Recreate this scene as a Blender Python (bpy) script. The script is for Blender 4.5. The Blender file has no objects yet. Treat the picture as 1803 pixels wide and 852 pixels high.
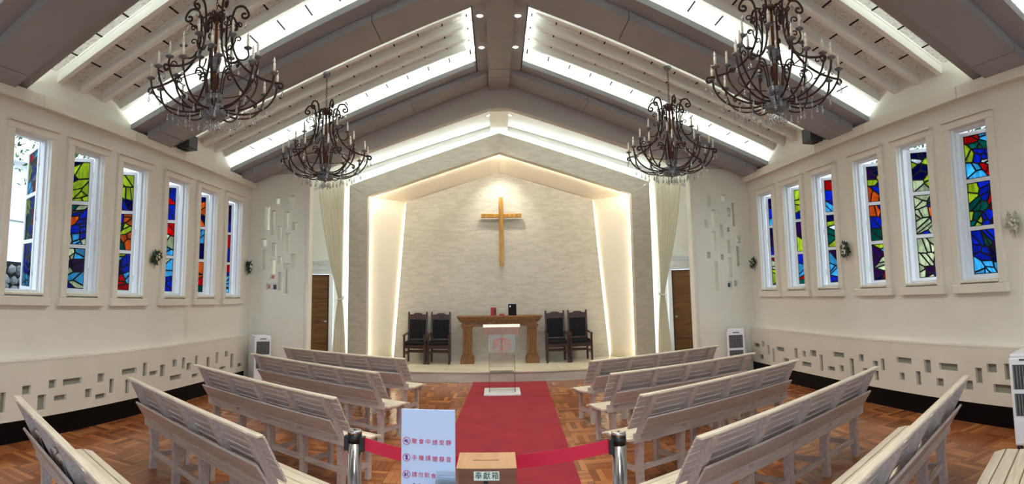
import bpy, bmesh, math, random
from mathutils import Vector, Matrix, Euler
sc = bpy.context.scene
COL = sc.collection
PI = math.pi
random.seed(7)

# ---------------------------------------------------------------- camera
F, CX, CY, PITCH, ROLL = 989.04, 873.42, 408.57, 0.1000, 0.01326
cd = bpy.data.cameras.new('camera'); cam = bpy.data.objects.new('camera', cd); COL.objects.link(cam)
cd.type = 'PANO'; cd.panorama_type = 'CENTRAL_CYLINDRICAL'
cd.central_cylindrical_radius = 1.0
cd.central_cylindrical_range_u_min = -CX / F
cd.central_cylindrical_range_u_max = (1803 - CX) / F
cd.central_cylindrical_range_v_min = -(852 - CY) / F
cd.central_cylindrical_range_v_max = CY / F
cd.clip_start = 0.02; cd.clip_end = 300
EYE = Vector((-0.08, 0, 1.65))
cam.matrix_world = (Matrix.Translation(EYE) @ Matrix.Rotation(PITCH, 4, 'X') @ Matrix.Rotation(ROLL, 4, 'Y')
                    @ Matrix.Rotation(PI / 2, 4, 'X'))
sc.camera = cam

# ---------------------------------------------------------------- world, exposure
SKY = 1.7
LED = 24.0          # cool cove strips
WARM = 6.0         # warm strips in the arch
w = bpy.data.worlds.new('overcast_sky'); sc.world = w; w.use_nodes = True
bg = w.node_tree.nodes['Background']
bg.inputs[0].default_value = (0.70, 0.85, 1.0, 1); bg.inputs[1].default_value = SKY
sc.view_settings.view_transform = 'Standard'; sc.view_settings.look = 'None'
sc.view_settings.exposure = 0.65; sc.view_settings.gamma = 1.0
sc.view_settings.use_curve_mapping = False

# ---------------------------------------------------------------- materials
def s2l(c):
    return tuple((x / 12.92 if x <= .04045 else ((x + .055) / 1.055) ** 2.4) for x in c)
def rgb(r, g, b): return s2l((r / 255, g / 255, b / 255))
def new_mat(name):
    m = bpy.data.materials.new(name); m.use_nodes = True
    return m, m.node_tree, m.node_tree.nodes['Principled BSDF']
def setp(p, col=None, rough=.5, metal=0., trans=0., spec=.5, em=None, est=0.):
    if col: p.inputs['Base Color'].default_value = (*col, 1)
    p.inputs['Roughness'].default_value = rough; p.inputs['Metallic'].default_value = metal
    p.inputs['Transmission Weight'].default_value = trans; p.inputs['Specular IOR Level'].default_value = spec
    if em: p.inputs['Emission Color'].default_value = (*em, 1); p.inputs['Emission Strength'].default_value = est
def plain(name, col, rough=.5, metal=0., **k):
    m, t, p = new_mat(name); setp(p, col, rough, metal, **k); return m
def noisy(name, c1, c2, scale=(4, 4, 4), rough=.6, bump=.0, detail=4, metal=0., lo=.35, hi=.65, bscale=60, coords='Object', rnd=0.):
    m, t, p = new_mat(name); setp(p, c1, rough, metal)
    N, L = t.nodes, t.links
    tc = N.new('ShaderNodeTexCoord'); mp = N.new('ShaderNodeMapping'); mp.inputs['Scale'].default_value = scale
    L.new(tc.outputs[coords], mp.inputs['Vector'])
    nz = N.new('ShaderNodeTexNoise'); nz.inputs['Scale'].default_value = 1; nz.inputs['Detail'].default_value = detail
    L.new(mp.outputs[0], nz.inputs['Vector'])
    if rnd:
        oi = N.new('ShaderNodeObjectInfo'); ad = N.new('ShaderNodeVectorMath'); ad.operation = 'ADD'
        sc_ = N.new('ShaderNodeMath'); sc_.operation = 'MULTIPLY'; sc_.inputs[1].default_value = 37.
        L.new(oi.outputs['Random'], sc_.inputs[0]); L.new(mp.outputs[0], ad.inputs[0]); L.new(sc_.outputs[0], ad.inputs[1])
        L.new(ad.outputs[0], nz.inputs['Vector'])
    r = N.new('ShaderNodeValToRGB'); r.color_ramp.elements[0].position = lo; r.color_ramp.elements[1].position = hi
    r.color_ramp.elements[0].color = (*c1, 1); r.color_ramp.elements[1].color = (*c2, 1)
    L.new(nz.outputs['Fac'], r.inputs[0])
    out = r.outputs[0]
    if rnd:
        hs = N.new('ShaderNodeHueSaturation'); mr = N.new('ShaderNodeMapRange')
        mr.inputs[3].default_value = 1 - rnd; mr.inputs[4].default_value = 1 + rnd
        L.new(oi.outputs['Random'], mr.inputs[0]); L.new(mr.outputs[0], hs.inputs['Value']); L.new(out, hs.inputs['Color']); out = hs.outputs[0]
    L.new(out, p.inputs['Base Color'])
    if bump:
        n2 = N.new('ShaderNodeTexNoise'); n2.inputs['Scale'].default_value = bscale; L.new(tc.outputs['Object'], n2.inputs['Vector'])
        b = N.new('ShaderNodeBump'); b.inputs['Strength'].default_value = bump; b.inputs['Distance'].default_value = .01
        L.new(n2.outputs['Fac'], b.inputs['Height']); L.new(b.outputs[0], p.inputs['Normal'])
    return m
def emis(name, col, st):
    m, t, p = new_mat(name); setp(p, (.8, .8, .8), .5, em=col, est=st); return m
M = {}
M['wall'] = noisy('cream_wall_paint', rgb(226, 222, 210), rgb(231, 227, 216), (1.3,) * 3, .55, .06)
M['white'] = plain('white_gloss_paint', rgb(236, 238, 240), .32)
M['casing'] = plain('cream_casing_paint', rgb(226, 220, 206), .4)
M['beam'] = noisy('taupe_beam_board', rgb(146, 145, 149), rgb(152, 151, 154), (2,) * 3, .6)
M['header'] = plain('grey_header_paint', rgb(186, 180, 176), .6)
M['beamside'] = plain('pale_beam_side', rgb(196, 190, 186), .6)
M['rafter'] = plain('white_rafter_paint', rgb(232, 231, 226), .5)
M['slab'] = noisy('speckled_wood_wool_panel', rgb(176, 172, 168), rgb(222, 220, 216), (30, 30, 30), .8, .3, 6, lo=.28, hi=.5, rnd=.04)
M['joint'] = plain('dark_joint', rgb(26, 25, 24), .95)
M['panel'] = noisy('beige_wainscot', rgb(216, 209, 194), rgb(222, 215, 201), (1, 3, 1), .5)
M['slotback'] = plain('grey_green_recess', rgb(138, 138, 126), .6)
M['black'] = plain('black_gloss_tile', rgb(6, 6, 8), .45, spec=.15)
M['trav'] = noisy('travertine', rgb(166, 162, 150), rgb(178, 174, 162), (5, 5, 20), .38, .05, 8, lo=.38, hi=.6, bscale=30)
M['travd'] = noisy('travertine_frame', rgb(172, 164, 147), rgb(186, 178, 162), (5, 5, 16), .42, .05, 8, lo=.36, hi=.62, bscale=30)
for k in ('trav', 'travd'):      # sparse dark pits of the stone
    t = M[k].node_tree; N, L = t.nodes, t.links
    p = N['Principled BSDF']; src = p.inputs['Base Color'].links[0].from_socket
    tc = N.new('ShaderNodeTexCoord'); mp = N.new('ShaderNodeMapping'); mp.inputs['Scale'].default_value = (5, 5, 17)
    L.new(tc.outputs['Object'], mp.inputs[0]); nz = N.new('ShaderNodeTexNoise'); nz.inputs['Scale'].default_value = 2.2; nz.inputs['Detail'].default_value = 9
    L.new(mp.outputs[0], nz.inputs['Vector']); r = N.new('ShaderNodeValToRGB')
    r.color_ramp.elements[0].position = .655; r.color_ramp.elements[1].position = .73
    L.new(nz.outputs['Fac'], r.inputs[0]); mx = N.new('ShaderNodeMix'); mx.data_type = 'RGBA'
    L.new(r.outputs[0], mx.inputs[0]); L.new(src, mx.inputs[6]); mx.inputs[7].default_value = (*rgb(150, 140, 126), 1)
    L.new(mx.outputs[2], p.inputs['Base Color'])
M['reveal'] = plain('reveal_paint', rgb(238, 230, 214), .5)
M['dais'] = noisy('cream_marble', rgb(214, 204, 178), rgb(226, 218, 198), (1.2, 4, 4), .18, 0, 6)
M['daisf'] = noisy('grey_marble_riser', rgb(176, 168, 160), rgb(200, 193, 184), (1.5, 4, 6), .3, 0, 6)
M['pew'] = noisy('whitewashed_pew_wood', rgb(182, 168, 162), rgb(204, 193, 188), (4, 50, 50), .34, .03, 4, rnd=.05)
M['pewlit'] = noisy('lit_whitewashed_wood', rgb(204, 192, 170), rgb(226, 216, 196), (5, 60, 60), .34, .04, 5, rnd=.05)  # same wood as the pews, with light from above put into its colour
M['altar'] = noisy('golden_oak', rgb(100, 64, 28), rgb(140, 94, 46), (30, 30, 3), .42, .06, 6, rnd=.04)
M['darkwood'] = noisy('dark_mahogany', rgb(38, 20, 14), rgb(62, 34, 22), (20, 20, 4), .3, .0, 5)
M['leather'] = plain('black_leather', rgb(8, 8, 10), .5, spec=.2)
M['cross'] = noisy('gilded_wood', rgb(150, 106, 42), rgb(180, 136, 66), (20, 20, 3), .32, metal=.35)
M['door'] = noisy('oak_door', rgb(104, 68, 34), rgb(130, 88, 48), (3, 30, 30), .45, .03)
M['carpet'] = noisy('red_carpet', rgb(142, 26, 42), rgb(154, 34, 50), (3, 3, 3), .95, .4, 3, bscale=400)
M['tape'] = plain('red_belt', rgb(206, 20, 62), .55)
M['steel'] = plain('brushed_steel', rgb(190, 188, 190), .18, 1.)
M['plasticblack'] = plain('black_plastic', rgb(16, 16, 18), .4)
M['curtain'] = None
M['iron'] = noisy('rusted_wrought_iron', rgb(34, 22, 18), rgb(66, 40, 32), (30,) * 3, .5, metal=.35)
M['rust'] = noisy('red_brown_column', rgb(88, 48, 28), rgb(122, 74, 44), (20,) * 3, .45, metal=.2)
M['pewter'] = noisy('grey_pewter_cup', rgb(92, 92, 96), rgb(128, 128, 132), (40,) * 3, .4, metal=.5)
M['candle'] = plain('ivory_candle_sleeve', rgb(228, 222, 202), .5)
M['purifier'] = plain('white_plastic', rgb(232, 232, 238), .3)
M['grille'] = plain('dark_grille', rgb(66, 70, 80), .5)
M['sign'] = plain('sky_tinted_sign_white', rgb(192, 216, 250), .25)  # white board, blue of the sky light painted into its colour
M['redink'] = plain('red_ink', rgb(206, 34, 84), .6)
M['blueink'] = plain('blue_ink', rgb(34, 52, 140), .6)
M['blackink'] = plain('black_ink', rgb(22, 22, 26), .6)
M['boxwood'] = noisy('donation_box_wood', rgb(112, 72, 52), rgb(132, 88, 64), (4, 40, 40), .5)
M['boxtop'] = noisy('donation_box_lid', rgb(172, 128, 86), rgb(184, 140, 96), (30, 4, 4), .4)
M['label'] = plain('pale_label', rgb(220, 236, 224), .4)
M['leadcame'] = plain('black_lead', rgb(12, 12, 14), .5)
M['stone'] = noisy('grey_rubble_stone', rgb(92, 94, 98), rgb(168, 168, 170), (6,) * 3, .8, .4, 6, rnd=.25, bscale=12)
M['mortar'] = plain('dark_mortar', rgb(38, 38, 40), .9)
M['leaf'] = noisy('green_leaf', rgb(48, 92, 44), rgb(104, 150, 76), (3,) * 3, .5)
M['leafdark'] = noisy('dark_green_leaf', rgb(36, 56, 38), rgb(78, 102, 70), (30,) * 3, .5, rnd=.2)
M['petal'] = plain('white_petal', rgb(232, 230, 218), .6)
M['bark'] = plain('bark', rgb(84, 68, 54), .9)
M['ground'] = noisy('grey_paving', rgb(150, 150, 146), rgb(176, 176, 170), (2,) * 3, .9)
M['render_wall'] = plain('white_render', rgb(240, 242, 244), .8)
M['redleather'] = plain('red_cover', rgb(150, 40, 44), .5)
M['brass'] = plain('brass', rgb(176, 140, 74), .3, .9)
M['led_cool'] = emis('cool_led', (.88, 1.0, .94), LED)
M['led_blue'] = emis('cool_led_outer', (.78, .94, 1.0), LED * .75)
M['led_warm'] = emis('warm_led', (1.0, .84, .58), WARM)
M['led_back'] = emis('warm_led_back', (1.0, .88, .68), WARM * 2.6)
M['led_front'] = emis('warm_led_front', (1.0, .90, .72), WARM * 3.2)
M['downlight'] = emis('downlight_lens', (1.0, .93, .80), 12.)
M['bulb'] = plain('frosted_bulb', rgb(235, 232, 224), .2)
def translucent(name, col, tr=.35, rough=.2, opac=.5):
    m, t, p = new_mat(name); N, L = t.nodes, t.links; out = N['Material Output']
    tl = N.new('ShaderNodeBsdfTranslucent'); tl.inputs[0].default_value = (*col, 1)
    tp = N.new('ShaderNodeBsdfTransparent'); tp.inputs[0].default_value = (*col, 1)
    mx = N.new('ShaderNodeMixShader'); mx.inputs[0].default_value = tr
    L.new(tl.outputs[0], mx.inputs[1]); L.new(tp.outputs[0], mx.inputs[2])
    setp(p, col, rough); m2 = N.new('ShaderNodeMixShader'); m2.inputs[0].default_value = opac
    L.new(mx.outputs[0], m2.inputs[1]); L.new(p.outputs[0], m2.inputs[2]); L.new(m2.outputs[0], out.inputs[0])
    return m
M['curtain'] = translucent('cream_sheer_curtain', rgb(248, 246, 234), .05, .8, .45)
def clear(name, tint, refl=.12, rough=.02):
    m, t, p = new_mat(name); N, L = t.nodes, t.links; out = N['Material Output']
    tp = N.new('ShaderNodeBsdfTransparent'); tp.inputs[0].default_value = (*tint, 1)
    gl = N.new('ShaderNodeBsdfGlossy'); gl.inputs['Roughness'].default_value = rough
    fr = N.new('ShaderNodeFresnel'); fr.inputs[0].default_value = 1.45
    ad = N.new('ShaderNodeMath'); ad.operation = 'ADD'; ad.use_clamp = True; ad.inputs[1].default_value = refl
    L.new(fr.outputs[0], ad.inputs[0]); mx = N.new('ShaderNodeMixShader'); L.new(ad.outputs[0], mx.inputs[0])
    L.new(tp.outputs[0], mx.inputs[1]); L.new(gl.outputs[0], mx.inputs[2]); L.new(mx.outputs[0], out.inputs[0])
    return m
M['acrylic'] = clear('clear_acrylic', (.93, .95, .94), .03)
M['edge'] = clear('acrylic_sheet_edge', (.96, .96, .93), .10)
M['acrylic_edge'] = plain('frosted_acrylic_edge', rgb(246, 242, 228), .35)
M['crystal'] = clear('cut_crystal', (.95, .96, .98), .35, .08)
M['window_glass'] = clear('clear_glass', (.92, .96, .97), .05)
def streak(m):
    t = m.node_tree; N, L = t.nodes, t.links
    tc = N.new('ShaderNodeTexCoord'); mp = N.new('ShaderNodeMapping'); mp.inputs['Scale'].default_value = (30, 30, 9); mp.inputs['Rotation'].default_value = (0, .6, 0)
    nz = N.new('ShaderNodeTexNoise'); nz.inputs['Scale'].default_value = 1.2; oi = N.new('ShaderNodeObjectInfo'); ad = N.new('ShaderNodeVectorMath')
    L.new(tc.outputs['Object'], mp.inputs[0]); L.new(mp.outputs[0], ad.inputs[0]); ml = N.new('ShaderNodeMath'); ml.operation = 'MULTIPLY'; ml.inputs[1].default_value = 20
    L.new(oi.outputs['Random'], ml.inputs[0]); L.new(ml.outputs[0], ad.inputs[1]); L.new(ad.outputs[0], nz.inputs['Vector'])
    mr = N.new('ShaderNodeMapRange'); mr.inputs[1].default_value = .3; mr.inputs[2].default_value = .7; mr.inputs[3].default_value = .62; mr.inputs[4].default_value = 1.15; L.new(nz.outputs['Fac'], mr.inputs[0])
    m3 = N.new('ShaderNodeMath'); m3.operation = 'MULTIPLY'; mr2 = N.new('ShaderNodeMapRange'); mr2.inputs[3].default_value = .72; mr2.inputs[4].default_value = 1.2; L.new(oi.outputs['Random'], mr2.inputs[0])
    L.new(mr.outputs[0], m3.inputs[0]); L.new(mr2.outputs[0], m3.inputs[1])
    hs = N.new('ShaderNodeHueSaturation'); L.new(m3.outputs[0], hs.inputs['Value'])
    for n in list(N):
        if n.type in ('BSDF_TRANSLUCENT', 'BSDF_TRANSPARENT'):
            hs.inputs['Color'].default_value = n.inputs[0].default_value; L.new(hs.outputs[0], n.inputs[0])
    return m
GLASS = {k: streak(translucent('stained_glass_' + n, rgb(*c), .45, .15, .12)) for k, n, c in [
    ('db', 'deep_blue', (34, 42, 130)), ('b', 'blue', (40, 84, 206)), ('lb', 'light_blue', (120, 206, 240)), ('g', 'teal', (24, 132, 122)),
    ('y', 'yellow_green', (206, 222, 92)), ('c', 'cream', (222, 226, 196)), ('r', 'red', (214, 30, 52)), ('o', 'orange', (240, 142, 68)),
    ('p', 'purple', (96, 44, 120)), ('w', 'white', (240, 244, 246))]}

# parquet: tone varies from block to block
def parquet_mat():
    m, t, p = new_mat('parquet_wood'); setp(p, None, .2); N, L = t.nodes, t.links
    g = N.new('ShaderNodeNewGeometry'); oi = N.new('ShaderNodeObjectInfo')
    a = N.new('ShaderNodeMath'); a.operation = 'ADD'; L.new(g.outputs['Random Per Island'], a.inputs[0]); L.new(oi.outputs['Random'], a.inputs[1])
    fr = N.new('ShaderNodeMath'); fr.operation = 'FRACT'; L.new(a.outputs[0], fr.inputs[0])
    r = N.new('ShaderNodeValToRGB'); e = r.color_ramp.elements
    e[0].position = 0; e[0].color = (*rgb(126, 72, 40), 1); e[1].position = 1; e[1].color = (*rgb(182, 120, 70), 1)
    for pos, c in ((.2, (138, 82, 46)), (.5, (152, 92, 52)), (.75, (162, 100, 57))):
        x = e.new(pos); x.color = (*rgb(*c), 1)
    L.new(fr.outputs[0], r.inputs[0])
    tc = N.new('ShaderNodeTexCoord'); nz = N.new('ShaderNodeTexNoise'); nz.inputs['Scale'].default_value = 9; nz.inputs['Detail'].default_value = 5
    L.new(tc.outputs['Object'], nz.inputs['Vector'])
    mr = N.new('ShaderNodeMapRange'); mr.inputs[3].default_value = .82; mr.inputs[4].default_value = 1.18; L.new(nz.outputs['Fac'], mr.inputs[0])
    hs = N.new('ShaderNodeHueSaturation'); L.new(r.outputs[0], hs.inputs['Color']); L.new(mr.outputs[0], hs.inputs['Value'])
    L.new(hs.outputs[0], p.inputs['Base Color'])
    return m
M['parquet'] = parquet_mat()
M['grout'] = plain('parquet_gap', rgb(52, 30, 20), .8)

# ---------------------------------------------------------------- mesh helpers
class MB:
    def __init__(s): s.v = []; s.f = []; s.sm = []
    def add(s, v, f, smooth=False):
        o = len(s.v); s.v += [tuple(x) for x in v]; s.f += [tuple(i + o for i in q) for q in f]; s.sm += [smooth] * len(f); return s
    def box(s, lo, hi, rot=None, org=None):
        x0, y0, z0 = lo; x1, y1, z1 = hi
        v = [Vector(p) for p in ((x0, y0, z0), (x1, y0, z0), (x1, y1, z0), (x0, y1, z0), (x0, y0, z1), (x1, y0, z1), (x1, y1, z1), (x0, y1, z1))]
        if rot is not None:
            o = Vector(org) if org else Vector(((x0 + x1) / 2, (y0 + y1) / 2, (z0 + z1) / 2))
            v = [o + rot @ (p - o) for p in v]
        return s.add(v, [(0, 3, 2, 1), (4, 5, 6, 7), (0, 1, 5, 4), (1, 2, 6, 5), (2, 3, 7, 6), (3, 0, 4, 7)])
    def hexa(s, a, b):      # two quads (bottom ring a, top ring b)
        return s.add(list(a) + list(b), [(0, 3, 2, 1), (4, 5, 6, 7), (0, 1, 5, 4), (1, 2, 6, 5), (2, 3, 7, 6), (3, 0, 4, 7)])
    def prism(s, poly, f3, a, b):   # poly of 2-d points; f3(p, t) -> 3-d
        n = len(poly)
        v = [f3(p, a) for p in poly] + [f3(p, b) for p in poly]
        f = [tuple(range(n))[::-1], tuple(range(n, 2 * n))] + [(i, (i + 1) % n, n + (i + 1) % n, n + i) for i in range(n)]
        return s.add(v, f)
    def tube(s, path, r, n=6, closed=False, caps=True):
        P = [Vector(p) for p in path]; m = len(P); R = r if isinstance(r, (list, tuple)) else [r] * m
        v = []; up = None
        for i, p in enumerate(P):
            t = (P[(i + 1) % m] - P[i - 1]) if closed else (P[min(i + 1, m - 1)] - P[max(i - 1, 0)])
            t.normalize()
            if up is None:
                up = Vector((0, 0, 1)) if abs(t.z) < .9 else Vector((1, 0, 0))
            a = t.cross(up).normalized() if t.cross(up).length > 1e-4 else t.orthogonal().normalized()
            up = a.cross(t).normalized()
            for k in range(n):
                q = 2 * PI * k / n; v.append(p + (a * math.cos(q) + up * math.sin(q)) * R[i])
        f = []
        for i in range(m if closed else m - 1):
            j = (i + 1) % m
            for k in range(n):
                f.append((i * n + k, i * n + (k + 1) % n, j * n + (k + 1) % n, j * n + k))
        s.add(v, f, True)
        if caps and not closed:
            o = len(s.v) - m * n
            s.f += [tuple(o + k for k in range(n))[::-1], tuple(o + (m - 1) * n + k for k in range(n))]; s.sm += [False, False]
        return s
    def lathe(s, prof, n=16, org=(0, 0, 0), flute=0):
        v = []; f = []; m = len(prof); ox, oy, oz = org
        for r, z in prof:
            for k in range(n):
                q = 2 * PI * k / n; rr = r * (1 - flute * (k % 2)); v.append((ox + rr * math.cos(q), oy + rr * math.sin(q), oz + z))
        for i in range(m - 1):
            for k in range(n):
                f.append((i * n + k, i * n + (k + 1) % n, (i + 1) * n + (k + 1) % n, (i + 1) * n + k))
        s.add(v, f, not flute)
        o = len(s.v) - m * n
        s.f += [tuple(o + k for k in range(n))[::-1], tuple(o + (m - 1) * n + k for k in range(n))]; s.sm += [False, False]
        return s
    def mesh(s, name):
        me = bpy.data.meshes.new(name); me.from_pydata(s.v, [], s.f); me.update()
        bm = bmesh.new(); bm.from_mesh(me); bmesh.ops.recalc_face_normals(bm, faces=bm.faces); bm.to_mesh(me); bm.free()
        me.polygons.foreach_set('use_smooth', s.sm); me.update()
        return me
    def build(s, name, mat, parent=None, bevel=0., loc=None, rz=None):
        return obj(name, s.mesh(name), mat, parent, bevel, loc, rz)
def obj(name, me, mat, parent=None, bevel=0., loc=None, rz=None):
    if mat is not None and not me.materials: me.materials.append(M[mat] if isinstance(mat, str) else mat)
    o = bpy.data.objects.new(name, me); COL.objects.link(o)
    if parent is not None: o.parent = parent
    if loc is not None: o.location = loc
    if rz is not None: o.rotation_euler = (0, 0, rz)
    if bevel:
        b = o.modifiers.new('bevel', 'BEVEL'); b.width = bevel; b.segments = 2; b.limit_method = 'ANGLE'; b.angle_limit = .6
    return o
def tag(o, label, cat=None, group=None, kind=None):
    o['label'] = label
    if cat: o['category'] = cat
    if group: o['group'] = group
    if kind: o['kind'] = kind
    return o
def empty(name, loc=(0, 0, 0), rz=0):
    o = bpy.data.objects.new(name, None); COL.objects.link(o); o.location = loc; o.rotation_euler = (0, 0, rz); o.empty_display_size = .1
    return o
def thing(name, label, cat, loc=(0, 0, 0), rz=0, group=None, kind=None):
    return tag(empty(name, loc, rz), label, cat, group, kind)
def copy_tree(o, parent=None):
    c = o.copy(); COL.objects.link(c); c.parent = parent
    for ch in list(o.children): copy_tree(ch, c)
    return c
def BX(lo, hi, **k): return MB().box(lo, hi, **k)
def holed(us, vs, holes):
    """cells (u0,u1,v0,v1) of the rectangle that no hole covers, on a compressed grid"""
    U = sorted(set(list(us) + [h[i] for h in holes for i in (0, 1)])); V = sorted(set(list(vs) + [h[i] for h in holes for i in (2, 3)]))
    return U, V, [[not any(h[0] <= (U[i] + U[i + 1]) / 2 <= h[1] and h[2] <= (V[j] + V[j + 1]) / 2 <= h[3] for h in holes)
                   for j in range(len(V) - 1)] for i in range(len(U) - 1)]
def holed_slab(mb, us, vs, holes, f3, a, b):
    """watertight slab with rectangular through-holes; f3(u, v, t)"""
    U, V, S = holed(us, vs, holes); nu, nv = len(U), len(V); o = {}; v = []; f = []
    def vid(i, j, t):
        k = (i, j, t)
        if k not in o: o[k] = len(v); v.append(f3(U[i], V[j], (a, b)[t]))
        return o[k]
    for i in range(nu - 1):
        for j in range(nv - 1):
            if not S[i][j]: continue
            for t in (0, 1): f.append((vid(i, j, t), vid(i + 1, j, t), vid(i + 1, j + 1, t), vid(i, j + 1, t)))
            for di, dj, (p, q) in ((-1, 0, ((i, j), (i, j + 1))), (1, 0, ((i + 1, j), (i + 1, j + 1))), (0, -1, ((i, j), (i + 1, j))), (0, 1, ((i, j + 1), (i + 1, j + 1)))):
                ii, jj = i + di, j + dj
                if not (0 <= ii < nu - 1 and 0 <= jj < nv - 1 and S[ii][jj]):
                    f.append((vid(*p, 0), vid(*q, 0), vid(*q, 1), vid(*p, 1)))
    return mb.add(v, f)
def catmull(pts, n=6):
    P = [Vector(p) for p in pts]; P = [2 * P[0] - P[1]] + P + [2 * P[-1] - P[-2]]; out = []
    for i in range(1, len(P) - 2):
        for k in range(n):
            t = k / n; a, b, c, d = P[i - 1:i + 3]
            out.append(.5 * ((2 * b) + (c - a) * t + (2 * a - 5 * b + 4 * c - d) * t * t + (3 * b - a - 3 * c + d) * t ** 3))
    return out + [P[-2]]
def text_mesh(body, size, font=None):
    c = bpy.data.curves.new('lettering', 'FONT'); c.body = body; c.size = size; c.align_x = 'CENTER'; c.align_y = 'CENTER'; c.extrude = .0004
    o = bpy.data.objects.new('lettering', c); COL.objects.link(o)
    dg = bpy.context.evaluated_depsgraph_get(); dg.update()
    me = bpy.data.meshes.new_from_object(o.evaluated_get(dg)); bpy.data.objects.remove(o); me.materials.clear()
    return me
def ico(mb, c, r, sq=(1, 1, 1)):
    bm = bmesh.new(); bmesh.ops.create_icosphere(bm, subdivisions=1, radius=r); bm.verts.index_update()
    mb.add([(c[0] + v.co.x * sq[0], c[1] + v.co.y * sq[1], c[2] + v.co.z * sq[2]) for v in bm.verts], [tuple(v.index for v in f.verts) for f in bm.faces], True); bm.free()
    return mb

# ================================================================ SETTING
W = 4.377; T = .12; D = 9.153; YB = 11.0; YBACK = 11.67; REAR = -2.6
WY = [3.85, 4.735, 5.62, 6.65, 7.54, 8.45]      # window centres along each side wall
WHW = .262; WZ0, WZ1 = 1.46, 3.12

# --- floor: basket-weave parquet blocks
FX0, FX1, FY0, FY1 = -W, W, REAR, 10.15
floor = MB().box((FX0 - .2, FY0 - .1, -.12), (FX1 + .2, YBACK + .2, -.012)).build('floor', 'grout')
tag(floor, 'reddish brown basket-weave parquet floor of the chapel', 'floor', kind='structure')
def px_of(p):
    q = (Matrix.Rotation(PITCH, 3, 'X') @ Matrix.Rotation(ROLL, 3, 'Y')).transposed() @ (Vector(p) - EYE)
    return CX + F * math.atan2(q.x, q.y), CY - F * q.z / math.hypot(q.x, q.y)
SQ = .30; NF = 5
blocks = []
ix = 0
nx = int((FX1 - FX0) / SQ) + 1; ny = int((FY1 - FY0) / SQ) + 1
for i in range(nx):
    for j in range(ny):
        x0 = FX0 + i * SQ; y0 = FY0 + j * SQ
        for k in range(NF):
            if (i + j) % 2: c = (x0 + SQ / 2, y0 + (k + .5) * SQ / NF, 0)
            else: c = (x0 + (k + .5) * SQ / NF, y0 + SQ / 2, PI / 2)
            if c[0] > FX1 or c[1] > FY1: continue
            blocks.append(c)
def seen(c):
    if c[1] < .5 or abs(c[0]) < .66: return False
    u, v = px_of((c[0], c[1], 0)); return 0 < u < 1803 and v < 846
vis = sorted([b for b in blocks if seen(b)], key=lambda b: math.hypot(b[0] + .08, b[1]))
near = set(vis[:300])
hl, hw = SQ / 2 - .0012, SQ / NF / 2 - .0012
bm_me = BX((-hl, -hw, -.012), (hl, hw, 0)).mesh('parquet_block'); bm_me.materials.append(M['parquet'])
mbs = MB()
for b in blocks:
    if b in near:
        o = bpy.data.objects.new('parquet_block', bm_me); COL.objects.link(o); o.parent = floor
        o.location = (b[0], b[1], random.uniform(-.0012, 0)); o.rotation_euler = (0, 0, b[2])
    else:
        a, c = (hl, hw) if b[2] == 0 else (hw, hl); dz = random.uniform(-.0012, 0)
        mbs.box((b[0] - a, b[1] - c, -.012), (b[0] + a, b[1] + c, dz))
fo = mbs.build('parquet_field', 'parquet', floor); fo['kind'] = 'stuff'

# --- side walls with window openings
for side, sx in (('left', -1), ('right', 1)):
    mb = MB()
    holes = [(y - WHW, y + WHW, WZ0, WZ1) for y in WY]
    holed_slab(mb, (REAR, YB + .3), (-.1, 3.93), holes, lambda u, v, t, sx=sx: (sx * t, u, v), W, W + T)
    o = mb.build('wall_' + side, 'wall'); tag(o, 'cream painted %s side wall with six tall windows' % side, 'wall', kind='structure')

# ledge (cornice) running above the windows
for n, (side, sx) in enumerate((('left', -1), ('right', 1))):
    core = BX((min(sx * (W - .09), sx * (W + .01)), REAR, 3.415), (max(sx * (W - .09), sx * (W + .01)), D, 3.515)).build('trim_%d' % (n + 1), 'casing')
    tag(core, 'cream ledge moulding above the %s windows' % side, 'trim', kind='structure')
    js = [REAR, -1.5, .1, 1.9, 3.89, 5.5, 6.66, 8.62, D]
    for a, b in zip(js, js[1:]):
        xs = sorted((sx * (W - .105), sx * (W - .088)))
        MB().box((xs[0], a + .004, 3.40), (xs[1], b - .004, 3.525)).box((min(sx * (W - .1), sx * W), a + .004, 3.512), (max(sx * (W - .1), sx * W), b - .004, 3.53)).build('ledge_board', 'casing', core)

# wainscot boxes with rectangular recesses, black plinth
LH = [(3.57, 3.64, .31, .51), (3.85, 3.97, .46, .55), (4.07, 4.19, .28, .44), (4.22, 4.33, .49, .58), (4.31, 4.5, .35, .41), (4.43, 4.73, .5, .57), (4.8, 4.91, .33, .43), (4.98, 5.17, .29, .35),
      (5.0, 5.12, .48, .58), (5.22, 5.3, .33, .5), (5.45, 5.75, .52, .59), (5.53, 5.61, .29, .46), (5.88, 5.97, .46, .63), (6.03, 6.21, .45, .51), (6.27, 6.39, .41, .57), (6.57, 6.68, .51, .61), (6.52, 6.81, .33, .40),
      (6.82, 6.9, .46, .62), (6.94, 7.06, .43, .53), (7.1, 7.28, .31, .36), (7.18, 7.26, .48, .61), (7.52, 7.62, .4, .56), (7.81, 7.89, .44, .61), (7.95, 8.14, .32, .37), (8.11, 8.22, .51, .60), (8.31, 8.43, .31, .54), (8.58, 8.76, .30, .36)]
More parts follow.
